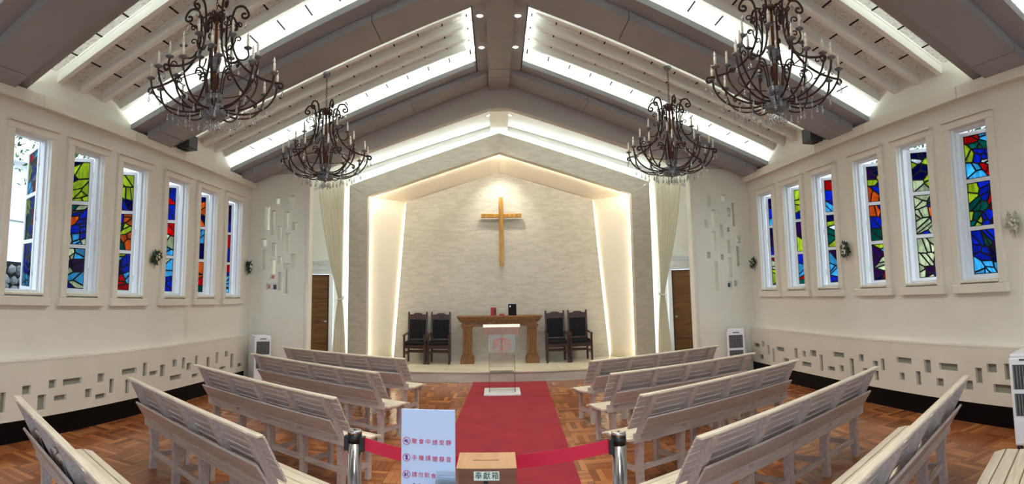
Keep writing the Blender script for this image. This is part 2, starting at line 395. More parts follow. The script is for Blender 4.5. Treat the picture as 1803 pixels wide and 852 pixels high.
RH = [(8.8, 9.02, .48, .54), (8.63, 8.72, .5, .59), (8.68, 8.84, .28, .36), (8.44, 8.51, .38, .54), (8.27, 8.34, .27, .5), (7.94, 8.2, .47, .54), (7.8, 7.98, .32, .38), (7.52, 7.61, .41, .56), (7.28, 7.37, .45, .54), (6.98, 7.15, .48, .57),
      (7.14, 7.41, .31, .38), (6.82, 6.9, .29, .52), (6.52, 6.7, .32, .38), (6.28, 6.55, .52, .59), (6.31, 6.41, .33, .42), (6.07, 6.16, .30, .53), (5.85, 5.95, .51, .6), (5.76, 5.88, .35, .43), (5.56, 5.66, .46, .54), (5.43, 5.5, .43, .58), (5.56, 5.64, .30, .42),
      (4.93, 5.2, .55, .62), (5.07, 5.16, .35, .44), (4.79, 4.87, .32, .48), (4.61, 4.72, .47, .62), (4.2, 4.48, .52, .60), (4.43, 4.54, .34, .43), (4.0, 4.12, .34, .44), (3.86, 3.95, .42, .58), (3.66, 3.79, .54, .63), (3.48, 3.56, .48, .64), (3.42, 3.72, .34, .43)]
for n, (side, sx, HH, yend) in enumerate((('left', -1, LH, 8.86), ('right', 1, RH, 9.12))):
    mb = MB(); holed_slab(mb, (REAR, yend), (.215, .79), HH, lambda u, v, t, sx=sx: (sx * t, u, v), W - .10, W - .065)
    o = mb.build('trim_%d' % (n + 3), 'panel'); tag(o, 'beige wainscot box with scattered rectangular recesses along the %s wall' % side, 'wainscot', kind='structure')
    xs = sorted((sx * (W - .062), sx * (W - .05)))
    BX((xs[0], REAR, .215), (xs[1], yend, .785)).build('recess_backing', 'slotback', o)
    xs = sorted((sx * (W - .104), sx * (W + .0)))
    BX((xs[0], REAR, .79), (xs[1], yend, .80)).build('top_board', 'panel', o)
    xs = sorted((sx * (W - .085), sx * W))
    p = BX((xs[0], REAR, 0), (xs[1], yend, .215)).build('baseboard_' + side, 'black'); tag(p, 'black gloss plinth under the %s wainscot' % side, 'baseboard', kind='structure')

# --- front wall: slotted piers and gabled header
LS = [(-3.93, 3.12, -3.82, 3.25), (-3.65, 3.03, -3.55, 3.27), (-4.11, 2.66, -4.01, 3.09), (-3.97, 2.57, -3.90, 3.01), (-3.73, 2.69, -3.63, 2.98), (-3.58, 2.65, -3.48, 2.79), (-3.85, 2.48, -3.77, 2.73), (-3.71, 2.26, -3.60, 2.60),
      (-4.17, 2.37, -4.06, 2.50), (-3.95, 2.19, -3.87, 2.43), (-4.12, 1.95, -4.05, 2.31), (-3.59, 1.99, -3.50, 2.23), (-3.84, 2.07, -3.76, 2.19), (-3.99, 1.78, -3.88, 2.13), (-3.73, 1.54, -3.61, 2.07), (-3.82, 1.59, -3.76, 1.92), (-4.04, 1.60, -3.96, 1.71), (-3.94, 1.59, -3.84, 1.72)]
RS = [(3.58, 2.97, 3.64, 3.20), (3.86, 3.08, 3.95, 3.19), (4.04, 2.62, 4.09, 3.04), (3.95, 2.79, 4.01, 2.95), (3.65, 2.62, 3.73, 2.92), (3.50, 2.59, 3.57, 2.73), (3.79, 2.42, 3.85, 2.66), (3.93, 2.52, 3.98, 2.60), (3.63, 2.18, 3.71, 2.53),
      (3.92, 2.14, 3.98, 2.37), (4.10, 2.31, 4.18, 2.44), (4.09, 1.90, 4.14, 2.26), (3.52, 2.06, 3.59, 2.17), (3.78, 2.02, 3.84, 2.12), (3.92, 1.71, 3.99, 2.06), (3.65, 1.48, 3.72, 2.00), (3.89, 1.52, 3.97, 1.64), (4.01, 1.55, 4.07, 1.65)]
OPX = 3.27; TF = .16
def oz(x): return 4.65 if abs(x) < .17 else 4.65 - .32 * (abs(x) - .17)     # gabled opening edge
FZ = lambda p, t: (p[0], t, p[1])
mb = MB()
for hs, sx in ((LS, -1), (RS, 1)):
    us = sorted((sx * OPX, sx * (W + .02)))
    holed_slab(mb, us, (-.1, 3.65), [(a, c, b, d) for a, b, c, d in hs], lambda u, v, t: (u, t, v), D, D + TF)
fw = mb.build('wall_front', 'wall'); tag(fw, 'pale front wall with slotted piers and a gabled opening to the chancel', 'wall', kind='structure')
mb = MB()
for sx in (-1, 1):
    poly = [(sx * (W + .02), 3.65), (sx * OPX, 3.65), (sx * .17, 4.65), (0, 4.65), (0, 5.45), (sx * (W + .02), 3.9)]
    mb.prism(poly, FZ, D, D + TF)
mb.build('gable_header', 'header', fw)
for sx in (-1, 1):     # raised band along the opening edge
    MB().prism([(sx * OPX, oz(OPX) - .004), (sx * .17, 4.646), (sx * .0, 4.646), (0, 4.735), (sx * .2, 4.735), (sx * OPX, oz(OPX) + .085)], FZ, D - .015, D + .01).build('opening_band', 'header', fw)
for n, sx in enumerate((-1, 1)):
    xs = sorted((sx * (OPX - .02), sx * (OPX + .035)))
    o = BX((xs[0], D - .02, 0), (xs[1], D + TF + .02, oz(OPX))).build('trim_%d' % (n + 5), 'casing', bevel=.005); tag(o, 'slim vertical trim on the edge of the %s slotted pier' % ('left', 'right')[n], 'trim', kind='structure')

# --- chancel back wall with the doors
DX0, DX1, DZ = 3.44, 4.27, 1.935
mb = MB()
for sx in (-1, 1):
    us = sorted((sx * 2.72, sx * (W + .05)))
    ds = sorted((sx * DX0, sx * DX1))
    holed_slab(mb, us, (-.1, 3.5), [(ds[0], ds[1], -.05, DZ)], lambda u, v, t: (u, t, v), YB, YB + .12)
    mb.prism([(sx * (W + .05), 3.5), (sx * 2.72, 3.5), (0, 4.42), (0, 5.2), (sx * (W + .05), 3.95)], FZ, YB, YB + .12)
o = mb.build('wall_back', 'wall'); tag(o, 'white chancel wall behind the stone arch', 'wall', kind='structure')
for n, sx in enumerate((-1, 1)):
    d = thing('door_%d' % (n + 1), 'tall oak panel door beyond the %s curtain' % ('left', 'right')[n], 'door', (sx * (DX0 + DX1) / 2, YB, 0), kind='structure')
    hw_ = (DX1 - DX0) / 2
    BX((-hw_ + .005, .03, .01), (hw_ - .005, .07, DZ - .01)).build('door_leaf', 'door', d)
    hz = (DZ - .1) / 4
    for k in range(4): BX((-hw_ + .04, .016, .05 + k * hz + .012), (hw_ - .04, .032, .05 + (k + 1) * hz - .012)).build('door_panel', 'door', d, bevel=.008)
    for s in (-1, 1): BX((s * (hw_ + .045) - .045, -.03, 0), (s * (hw_ + .045) + .045, .11, DZ)).build('jamb', 'white', d, bevel=.006)
    MB().box((-hw_ - .09, -.03, DZ), (hw_ + .09, .11, DZ + .09)).build('lintel', 'white', d, bevel=.006)
    MB().box((-hw_ - .12, -.06, DZ + .09), (hw_ + .12, .05, DZ + .2)).box((-hw_ - .15, -.1, DZ + .2), (hw_ + .15, .05, DZ + .25)).box((-hw_ - .18, -.13, DZ + .25), (hw_ + .18, .05, DZ + .285)).build('cornice', 'white', d, bevel=.008)
    hx = -sx * (hw_ - .07)
    MB().lathe([(.022, 0), (.022, .01)], 10).tube([(0, 0, .0), (0, 0, .05), (sx * .1, 0, .05)], .008, 6).build('door_handle', 'steel', d, loc=(hx, .015, .98)).rotation_euler = (PI / 2, 0, 0)

# niche: reveal and travertine back panel
fp = [(-2.64, .19), (-2.64, 3.48), (0, 4.34), (2.64, 3.48), (2.64, .19)]
bp = [(-2.28, .19), (-2.02, 3.49), (0, 4.09), (2.02, 3.49), (2.28, .19)]
pn = [(-2.235, .17), (-1.975, 3.485), (0, 4.085), (1.975, 3.485), (2.235, .17)]
bw = MB().prism(pn, FZ, YBACK, YBACK + .03).build('wall_niche', 'trav')
tag(bw, 'travertine wall at the back of the niche, behind cross and altar', 'wall', kind='structure')
def strip_path(poly, Y, r, mat, parent, name='light_strip', off=0.):
    for i in range(len(poly) - 1):
        MB().tube([(poly[i][0], Y, poly[i][1]), (poly[i + 1][0], Y, poly[i + 1][1])], r, 4).build(name, mat, parent)
for sx in (-1, 1):
    MB().tube([(sx * 2.21, YBACK + .055, .2), (sx * 1.955, YBACK + .055, 3.46)], .009, 4).build('light_strip', 'led_back', bw)
BX((-2.5, YBACK + .11, 0), (2.5, YBACK + .2, 4.2)).build('niche_backing', 'reveal', bw)

# dais
da = BX((-3.1, 10.15, -.1), (3.1, YBACK + .05, .165)).build('dais_riser', 'daisf')
tag(da, 'low marble dais step spanning the chancel', 'dais', kind='structure'); da.name = 'dais'
for k in range(6):
    BX((-3.1 + k * 6.2 / 6 + .0015, 10.13, .165), (-3.1 + (k + 1) * 6.2 / 6 - .0015, YBACK, .19)).build('marble_slab', 'dais', da, bevel=.003)

# --- arch of travertine
arch = thing('stone_arch', 'gabled travertine arch framing the lit altar niche', 'arch', (0, 10.65, 0), kind='structure')
AP = lambda p, t: (p[0], t, p[1])
for sx in (-1, 1):
    MB().prism([(sx * 2.95, 0), (sx * 2.95, 3.69), (sx * 2.58, 3.45), (sx * 2.58, 0)], AP, 0, .2).build('arch_post', 'travd', arch, bevel=.004)
    MB().prism([(sx * 2.95, 3.692), (0, 4.65), (0, 4.27), (sx * 2.58, 3.452)], AP, 0, .2).build('arch_rafter', 'travd', arch, bevel=.004)
for i in range(4):
    a0, a1, b0, b1 = fp[i], fp[i + 1], bp[i], bp[i + 1]
    out = Vector((0, 0, 0))
    ins = [Vector((a0[0], 10.86 - 10.65, a0[1])), Vector((a1[0], 10.86 - 10.65, a1[1])), Vector((b1[0], YBACK - 10.65, b1[1])), Vector((b0[0], YBACK - 10.65, b0[1]))]
    ins[2] = ins[1] + (ins[2] - ins[1]) * 1.14; ins[3] = ins[0] + (ins[3] - ins[0]) * 1.14
    nrm = (ins[1] - ins[0]).cross(ins[3] - ins[0]).normalized()
    cen = sum(ins, Vector()) / 4
    if nrm.dot(cen - Vector((0, .55, 2))) < 0: nrm = -nrm
    g = MB(); ng = 10; vv = []; ff = []
    for iu in range(ng + 1):
        for iv in range(ng + 1):
            p = ins[0].lerp(ins[1], iu / ng).lerp(ins[3].lerp(ins[2], iu / ng), iv / ng); vv.append(p)
    for iu in range(ng):
        for iv in range(ng):
            q = iu * (ng + 1) + iv; ff.append((q, q + 1, q + ng + 2, q + ng + 1))
    o = g.add(vv, ff, True).build('reveal_panel', 'reveal', arch)
    md = o.modifiers.new('thick', 'SOLIDIFY'); md.thickness = .03; md.offset = 1 if nrm.dot(o.data.polygons[0].normal) > 0 else -1
ip = [(-2.61, .2), (-2.61, 3.465), (0, 4.30), (2.61, 3.465), (2.61, .2)]
strip_path(ip, .225, .016, 'led_front', arch)
op = [(-2.93, .05), (-2.93, 3.67), (0, 4.62), (2.93, 3.67), (2.93, .05)]
strip_path(op, .24, .016, 'led_blue', arch)

# --- ceiling
K = .37
zf = lambda x: 5.174 - K * abs(x)      # flange soffit
zs = lambda x: 5.50 - K * abs(x)       # panel soffit
def slope_box(mb, x0, x1, y0, y1, zfun, h):
    """slab on the roof slope between x0 and x1, soffit at zfun, height h"""
    return mb.hexa([(x0, y0, zfun(x0)), (x1, y0, zfun(x1)), (x1, y1, zfun(x1)), (x0, y1, zfun(x0))],
                   [(x0, y0, zfun(x0) + h), (x1, y0, zfun(x1) + h), (x1, y1, zfun(x1) + h), (x0, y1, zfun(x0) + h)])
mb = MB()
for sx in (-1, 1):
    slope_box(mb, 0, sx * (W + T), REAR, D + .1, lambda x: zs(x) + .03, .15)
ceil = mb.build('ceiling', 'joint'); tag(ceil, 'gabled ceiling with deep taupe beams and speckled panels', 'ceiling', kind='structure')
BC = [.43, 3.21, 6.0, 8.78]
for bi, yc in enumerate(BC):
    yl, yh = yc - .5, min(yc + .5, D); bl, bh = yc - .26, min(yc + .28, D)
    for sx in (-1, 1):
        b = MB()
        slope_box(b, sx * .35, sx * (W - .0), yl, yh, zf, .03)
        slope_box(b, sx * .35, sx * (W - .0), yl, yl + .015, lambda x: zf(x) + .03, .045)
        if yh < D: slope_box(b, sx * .35, sx * (W - .0), yh - .015, yh, lambda x: zf(x) + .03, .045)
        beam = b.build('beam', 'beam', ceil)
        wb = MB(); slope_box(wb, sx * .2, sx * W, yc - .24, min(yc + .24, D), lambda x: zf(x) + .031, .35); wb.build('beam_web', 'rafter', beam)
        js = [.17, 1.4, 4.08, W - .09]
        for a, c in zip(js, js[1:]):
            q = MB(); slope_box(q, sx * (a + .004), sx * (c - .004), bl, bh, lambda x: zf(x) - .095, .092); q.build('soffit_board', 'beam', beam)
        # hidden cove strips on the flange
        for ys, on in ((yc - .40, True), (yc + .40, yh < D)):
            if on and not (bi == 0 and ys < yc):
                s = MB(); slope_box(s, sx * .42, sx * (W - .05), ys - .012, ys + .012, lambda x: zf(x) + .035, .012); s.build('cove_strip', 'led_cool', ceil)
# ridge box with flanges
rb = MB().box((-.35, REAR, zf(.35)), (.35, D, zf(.35) + .03)).box((-.35, REAR, zf(.35)), (-.335, D, zf(.35) + .075)).box((.335, REAR, zf(.35)), (.35, D, zf(.35) + .075)).build('ridge_beam', 'beam', ceil)
for a, b in ((REAR, 2.6), (2.6, 5.74), (5.75, 8.25), (8.26, 8.60), (8.61, D)):
    BX((-.17, a + .004, zf(.35) - .075), (.17, b - .004, zf(.35) - .001)).build('soffit_board', 'beam', rb)
BX((-.2, REAR, zf(.35) + .031), (.2, D, 5.55)).build('ridge_web', 'rafter', rb)
for sx in (-1, 1):
    for a, b in ((.93, 2.72), (3.71, 5.5), (6.5, 8.28)):
        xs = sorted((sx * .27, sx * .294)); BX((xs[0], a, zf(.35) + .035), (xs[1], b, zf(.35) + .047)).build('cove_strip', 'led_cool', ceil)
# bays: rafters and panels
for bi, y0 in enumerate((.93, 3.71, 6.49)):
    rc = [y0 + .49, y0 + .87, y0 + 1.24, y0 + 1.60]
    for sx in (-1, 1):
        for r in rc:
            q = MB(); slope_box(q, sx * .2, sx * (W - .0), r - .035, r + .035, lambda x: zs(x) - .115, .12); slope_box(q, sx * .2, sx * W, r - .05, r + .05, lambda x: zs(x) - .02, .03)
            q.build('rafter', 'rafter', ceil)
        edges = [y0 - .26] + [e for r in rc for e in (r - .048, r + .048)] + [y0 + 1.79 + .26]
        strips = [(edges[2 * k], edges[2 * k + 1]) for k in range(5)]
        if bi == 0:
            q = MB()
            for a, b in strips:
                for k in range(13): slope_box(q, sx * (.115 + .33 * k + .009), sx * min(.115 + .33 * (k + 1) - .009, W), a, b, zs, .02)
            q.build('ceiling_panel_field', 'slab', ceil)['kind'] = 'stuff'
        else:
            for k in range(13):
                q0 = .115 + .33 * k + .009; q1 = min(.115 + .33 * (k + 1) - .009, W)
                if q0 > W: continue
                xm = (q0 + q1) / 2
                for a, b in strips:
                    q = MB(); slope_box(q, sx * (q0 - xm), sx * (q1 - xm), a - (a + b) / 2, b - (a + b) / 2, lambda x, sx=sx: -K * x * sx, .02)
                    q.build('ceiling_panel', 'slab', ceil, loc=(sx * xm, (a + b) / 2, zs(xm)))
for y0 in (3.71, 6.49):
    for sx in (-1, 1):
        for k in range(1, 13):
            x = .115 + .33 * k; q = MB()
            slope_box(q, sx * (x - .008), sx * (x + .008), y0 - .255, y0 + 2.045, lambda x_: zs(x_) - .003, .02); q.build('joint_strip', 'joint', ceil)
# plain cover over the entrance end
mb = MB()
for sx in (-1, 1): slope_box(mb, 0, sx * W, REAR, -.07, zf, .03)
mb.build('entrance_soffit', 'beam', ceil)
# chancel ceiling
mb = MB()
for sx in (-1, 1): slope_box(mb, 0, sx * (W + .1), D + .05, YB + .2, lambda x: 4.93 - .3 * abs(x), .15)
cc = mb.build('chancel_ceiling', 'rafter', ceil)
BX((-.17, D + TF, 4.74), (.17, YB, 4.9)).build('chancel_ridge', 'casing', ceil)
for sx in (-1, 1):
    MB().tube([(sx * .2, D + TF + .05, 4.70), (sx * 3.2, D + TF + .05, 4.74 - .3 * 3.2)], .012, 4).build('cove_strip', 'led_cool', ceil)

for sx in (-1, 1):
    q = MB(); slope_box(q, 0, sx * W, YB - .07, YB + .01, lambda x: 4.93 - .3 * abs(x) - .12, .035); q.build('cove_lip', 'beamside', ceil)
# rear wall: wide glazed entrance behind the camera, standing open to daylight
mb = MB(); holed_slab(mb, (-W - T, W + T), (-.1, 3.9), [(-4.2, 4.2, -.05, 3.5)], lambda u, v, t: (u, t, v), REAR - .2, REAR)
mb.prism([(-W - T, 3.9), (W + T, 3.9), (0, 5.7)], FZ, REAR - .2, REAR)
o = mb.build('wall_rear', 'wall'); tag(o, 'rear wall with the wide open entrance', 'wall', kind='structure')

# ================================================================ WINDOWS
DES = {
 'A': ([(.15, .2, 'w'), (.3, .08, 'db'), (.28, .55, 'db'), (.7, .25, 'y'), (.6, .65, 'y'), (.92, .75, 'y'), (.1, .85, 'c'), (.85, .95, 'y')],
       [(.2, .2, 'c'), (.12, .5, 'c'), (.25, .8, 'c'), (.6, .12, 'g'), (.6, .36, 'o'), (.75, .6, 'b'), (.92, .3, 'b'), (.75, .95, 'lb'), (.45, .92, 'c'), (.9, .8, 'b')],
       [(.15, .2, 'c'), (.48, .25, 'c'), (.2, .6, 'c'), (.5, .55, 'c'), (.85, .08, 'lb'), (.3, .92, 'p'), (.75, .45, 'p'), (.78, .78, 'lb'), (.55, .95, 'b'), (.1, .85, 'c')]),
 'B': ([(.2, .3, 'p'), (.25, .08, 'db'), (.7, .12, 'y'), (.6, .48, 'y'), (.88, .55, 'y'), (.15, .8, 'o'), (.65, .88, 'b'), (.38, .65, 'b'), (.9, .85, 'db')],
       [(.18, .2, 'o'), (.45, .3, 'b'), (.75, .38, 'y'), (.25, .8, 'g'), (.62, .85, 'g'), (.88, .12, 'o'), (.12, .5, 'b'), (.9, .75, 'o')],
       [(.22, .3, 'p'), (.2, .82, 'p'), (.5, .08, 'y'), (.38, .55, 'c'), (.82, .3, 'b'), (.7, .8, 'r'), (.45, .9, 'r'), (.92, .62, 'lb'), (.6, .5, 'db')]),
 'C': ([(.08, .4, 'y'), (.3, .08, 'r'), (.88, .3, 'r'), (.75, .8, 'r'), (.45, .28, 'g'), (.62, .55, 'b'), (.32, .8, 'lb'), (.4, .52, 'b'), (.7, .68, 'w'), (.92, .8, 'p'), (.65, .1, 'lb')],
       [(.14, .28, 'y'), (.32, .5, 'g'), (.14, .82, 'g'), (.52, .18, 'b'), (.7, .4, 'r'), (.88, .58, 'r'), (.88, .15, 'b'), (.85, .88, 'p'), (.6, .8, 'b'), (.35, .9, 'y')],
       [(.15, .35, 'b'), (.45, .25, 'g'), (.62, .55, 'db'), (.2, .85, 'lb'), (.5, .9, 'lb'), (.88, .9, 'lb'), (.88, .35, 'p'), (.38, .6, 'b'), (.7, .15, 'b')]),
 'D': ([(.08, .4, 'r'), (.5, .08, 'b'), (.85, .3, 'b'), (.45, .6, 'lb'), (.2, .88, 'r'), (.78, .8, 'b'), (.32, .35, 'db')],
       [(.15, .2, 'b'), (.45, .15, 'r'), (.82, .2, 'r'), (.28, .6, 'lb'), (.7, .5, 'c'), (.62, .9, 'lb'), (.15, .88, 'c')],
       [(.18, .2, 'lb'), (.5, .2, 'c'), (.3, .5, 'y'), (.78, .3, 'lb'), (.2, .8, 'c'), (.75, .72, 'b'), (.5, .94, 'db')]),
 'E': ([(.5, .06, 'db'), (.38, .42, 'o'), (.5, .85, 'b'), (.78, .35, 'o'), (.15, .7, 'db'), (.9, .75, 'db')],
       [(.4, .05, 'y'), (.72, .25, 'lb'), (.28, .5, 'p'), (.78, .6, 'db'), (.4, .92, 'o'), (.1, .25, 'lb')],
       [(.28, .15, 'o'), (.62, .3, 'o'), (.12, .6, 'b'), (.85, .62, 'r'), (.4, .85, 'g'), (.78, .92, 'g'), (.4, .55, 'b')]),
 'F': ([(.4, .18, 'y'), (.28, .48, 'y'), (.72, .6, 'p'), (.88, .42, 'r'), (.3, .8, 'b'), (.9, .78, 'w'), (.8, .1, 'db')],
       [(.28, .2, 'p'), (.72, .3, 'b'), (.3, .75, 'y'), (.72, .88, 'o'), (.6, .6, 'b'), (.9, .6, 'p')],
       [(.35, .2, 'b'), (.85, .12, 'r'), (.65, .45, 'b'), (.38, .62, 'y'), (.25, .92, 'g'), (.82, .85, 'b'), (.1, .5, 'lb')]),
 'G': ([(.4, .2, 'db'), (.65, .35, 'b'), (.28, .7, 'lb'), (.72, .75, 'lb'), (.85, .1, 'db')],
       [(.4, .18, 'db'), (.65, .5, 'b'), (.62, .88, 'lb'), (.28, .6, 'p'), (.88, .2, 'db'), (.15, .9, 'b')],
       [(.4, .1, 'r'), (.3, .36, 'c'), (.72, .5, 'c'), (.65, .28, 'g'), (.5, .9, 'lb'), (.85, .08, 'r'), (.25, .7, 'y')]),
 'H': ([(.28, .15, 'r'), (.8, .18, 'r'), (.4, .6, 'b'), (.7, .5, 'b'), (.92, .7, 'r'), (.25, .92, 'lb'), (.6, .88, 'y')],
       [(.82, .2, 'r'), (.4, .3, 'w'), (.25, .62, 'g'), (.72, .55, 'b'), (.5, .88, 'y'), (.15, .12, 'db'), (.88, .9, 'lb')],
       [(.28, .25, 'p'), (.62, .4, 'c'), (.85, .25, 'y'), (.18, .7, 'lb'), (.72, .62, 'g'), (.45, .8, 'c'), (.88, .88, 'lb'), (.2, .92, 'b')]),
 'I': ([(.4, .15, 'y'), (.5, .5, 'y'), (.3, .85, 'lb'), (.75, .8, 'b'), (.8, .3, 'db')],
       [(.35, .12, 'b'), (.5, .45, 'r'), (.75, .3, 'r'), (.28, .8, 'r'), (.78, .8, 'b'), (.12, .4, 'lb')],
       [(.3, .2, 'r'), (.7, .3, 'b'), (.4, .6, 'b'), (.3, .88, 'y'), (.75, .85, 'lb'), (.85, .6, 'lb')]),
}
def clip(poly, n, c):        # keep points with n.p <= c
    out = []
    for i in range(len(poly)):
        a, b = poly[i], poly[(i + 1) % len(poly)]
        da, db = n[0] * a[0] + n[1] * a[1] - c, n[0] * b[0] + n[1] * b[1] - c
        if da <= 0: out.append(a)
        if (da < 0 < db) or (db < 0 < da):
            t = da / (da - db); out.append((a[0] + (b[0] - a[0]) * t, a[1] + (b[1] - a[1]) * t))
    return out
def cells(seeds, w, h, ang, st):
    ca, sa = math.cos(ang), math.sin(ang)
    fw_ = lambda p: (p[0] * ca + p[1] * sa, (-p[0] * sa + p[1] * ca) * st)
    bk = lambda p: (p[0] * ca - p[1] / st * sa, p[0] * sa + p[1] / st * ca)
    rect = [fw_(p) for p in ((0, 0), (w, 0), (w, h), (0, h))]
    S = [fw_((s * w, (1 - t) * h)) for s, t, c in seeds]; out = []
    for i, a in enumerate(S):
        poly = rect
        for j, b in enumerate(S):
            if i == j: continue
            n = (b[0] - a[0], b[1] - a[1]); c = (b[0] ** 2 + b[1] ** 2 - a[0] ** 2 - a[1] ** 2) / 2
            poly = clip(poly, n, c)
            if not poly: break
        if len(poly) >= 3: out.append(([bk(p) for p in poly], seeds[i][2]))
    return out
SW, SH = .49, 1.60       # sash size
def make_window(n, sx, yc, design, opening, label):
    root = thing('window_%d' % n, label, 'window', (sx * W, yc, 0), kind='structure')
    xi = lambda a, b: sorted((sx * a, sx * b))
    # cream casing on the room side (local x: + is outside for the right wall)
    for s in (-1, 1):
        x = xi(-.042, .004); BX((x[0], s * (WHW + .045) - .045, WZ0 - .02), (x[1], s * (WHW + .045) + .045, WZ1 + .0)).build('casing_stile', 'casing', root, bevel=.006)
    x = xi(-.042, .004); BX((x[0], -WHW - .09, WZ1), (x[1], WHW + .09, WZ1 + .075)).build('casing_head', 'casing', root, bevel=.006)
    x = xi(-.07, .004); BX((x[0], -WHW - .1, WZ1 + .075), (x[1], WHW + .1, WZ1 + .1)).build('head_moulding', 'casing', root, bevel=.006)
    x = xi(-.055, .05); MB().box((x[0], -WHW - .0, WZ0 - .005), (x[1], WHW, WZ0 + .02)).build('sill', 'casing', root, bevel=.005)
    x = xi(-.06, .004); BX((x[0], -WHW - .115, WZ0 - .115), (x[1], WHW + .115, WZ0 - .02)).build('apron', 'casing', root, bevel=.008)
    # white frame in the reveal
    fr = MB(); x = xi(.045, .105)
    fr.box((x[0], -WHW, WZ0 + .02), (x[1], -WHW + .03, WZ1)); fr.box((x[0], WHW - .03, WZ0 + .02), (x[1], WHW, WZ1))
    fr.box((x[0], -WHW + .03, WZ1 - .03), (x[1], WHW - .03, WZ1)); fr.box((x[0], -WHW + .03, WZ0 + .02), (x[1], WHW - .03, WZ0 + .045))
    fr.build('window_frame', 'white', root)
    xr = xi(.0, .045)
    for s in (-1, 1): BX((xr[0], s * (WHW - .002) - .004, WZ0 + .02), (xr[1], s * (WHW - .002) + .004, WZ1)).build('reveal_lining', 'white', root)
    # sash, hinged at the far jamb on the outer face
    sash = empty('sash'); 
    ph = math.radians(opening); d = (sx * math.sin(ph), -math.cos(ph))
    st = .045; rl = .042; ph_ = (SH - 4 * rl) / 3
    sm = MB().box((0, -.018, 0), (st, .018, SH)).box((SW - st, -.018, 0), (SW, .018, SH))
    for k in range(4): sm.box((st, -.016, k * (ph_ + rl)), (SW - st, .016, k * (ph_ + rl) + rl))
    bpy.data.objects.remove(sash)
    sash = sm.build('sash', 'white', root, loc=(sx * .125, WHW - .012, WZ0 + .03), rz=math.atan2(d[1], d[0]))
    pw = SW - 2 * st
    lead = MB()
    for k in range(3):
        seeds = DES[design][k]
        rr0 = random.Random(ord(design) * 7 + k); seeds = list(seeds)
        for s_, t_, c_ in list(seeds):
            for _ in range(rr0.choice((1, 1, 2))):
                seeds.append((min(.97, max(.03, s_ + rr0.uniform(-.16, .16))), min(.97, max(.03, t_ + rr0.uniform(-.14, .14))), c_ if rr0.random() < .82 else rr0.choice(seeds)[2]))
        if sx < 0: seeds = [(1 - s, t, c) for s, t, c in seeds]     # free end is at the left as seen from inside
        rr = random.Random(n * 10 + k); ang = math.radians(rr.choice((-1, 1)) * rr.uniform(20, 40))
        zb = (2 - k) * (ph_ + rl) + rl
        for poly, c in cells(seeds, pw, ph_, ang, 1.5):
            cx_ = sum(p[0] for p in poly) / len(poly); cy_ = sum(p[1] for p in poly) / len(poly)
            q = [(p[0] + (cx_ - p[0]) * .012, p[1] + (cy_ - p[1]) * .012) for p in poly]
            me = MB().prism(q, lambda p, t: (p[0], t, p[1]), -.002, .002)
            me.build('glass_piece', GLASS[c], sash, loc=(st, 0, zb))
            for i in range(len(poly)):
                a, b = Vector((poly[i][0] + st, 0, poly[i][1] + zb)), Vector((poly[(i + 1) % len(poly)][0] + st, 0, poly[(i + 1) % len(poly)][1] + zb))
                if (b - a).length < .004: continue
                t_ = (b - a).normalized(); nn = Vector((-t_.z, 0, t_.x)) * (.006 + .004 * rr.random()); yy = Vector((0, .0035, 0))
                lead.hexa([a - nn - yy, b - nn - yy, b + nn - yy, a + nn - yy], [a - nn + yy, b - nn + yy, b + nn + yy, a + nn + yy])
    lead.build('lead_came', 'leadcame', sash)
    for z in (.2, SH / 2, SH - .2): MB().lathe([(.009, -.04), (.009, .04)], 8, (0, 0, z)).build('hinge', 'steel', sash)
    return root
ordn = ['nearest the camera', 'second from the camera', 'third from the camera', 'fourth from the camera', 'fifth from the camera', 'next to the front corner']
LO = [118, 50, 48, 46, 44, 42]; RO = [12, 42, 44, 44, 42, 42]
LD = 'CABDEI'; RD = 'CABHFG'
for i, y in enumerate(WY):
    make_window(i + 1, -1, y, LD[i], LO[i], 'left wall window %s, stained glass casement %s' % (ordn[i], 'swung wide open' if i == 0 else 'ajar'))
    make_window(i + 7, 1, y, RD[i], RO[i], 'right wall window %s, stained glass casement ajar' % ordn[i])

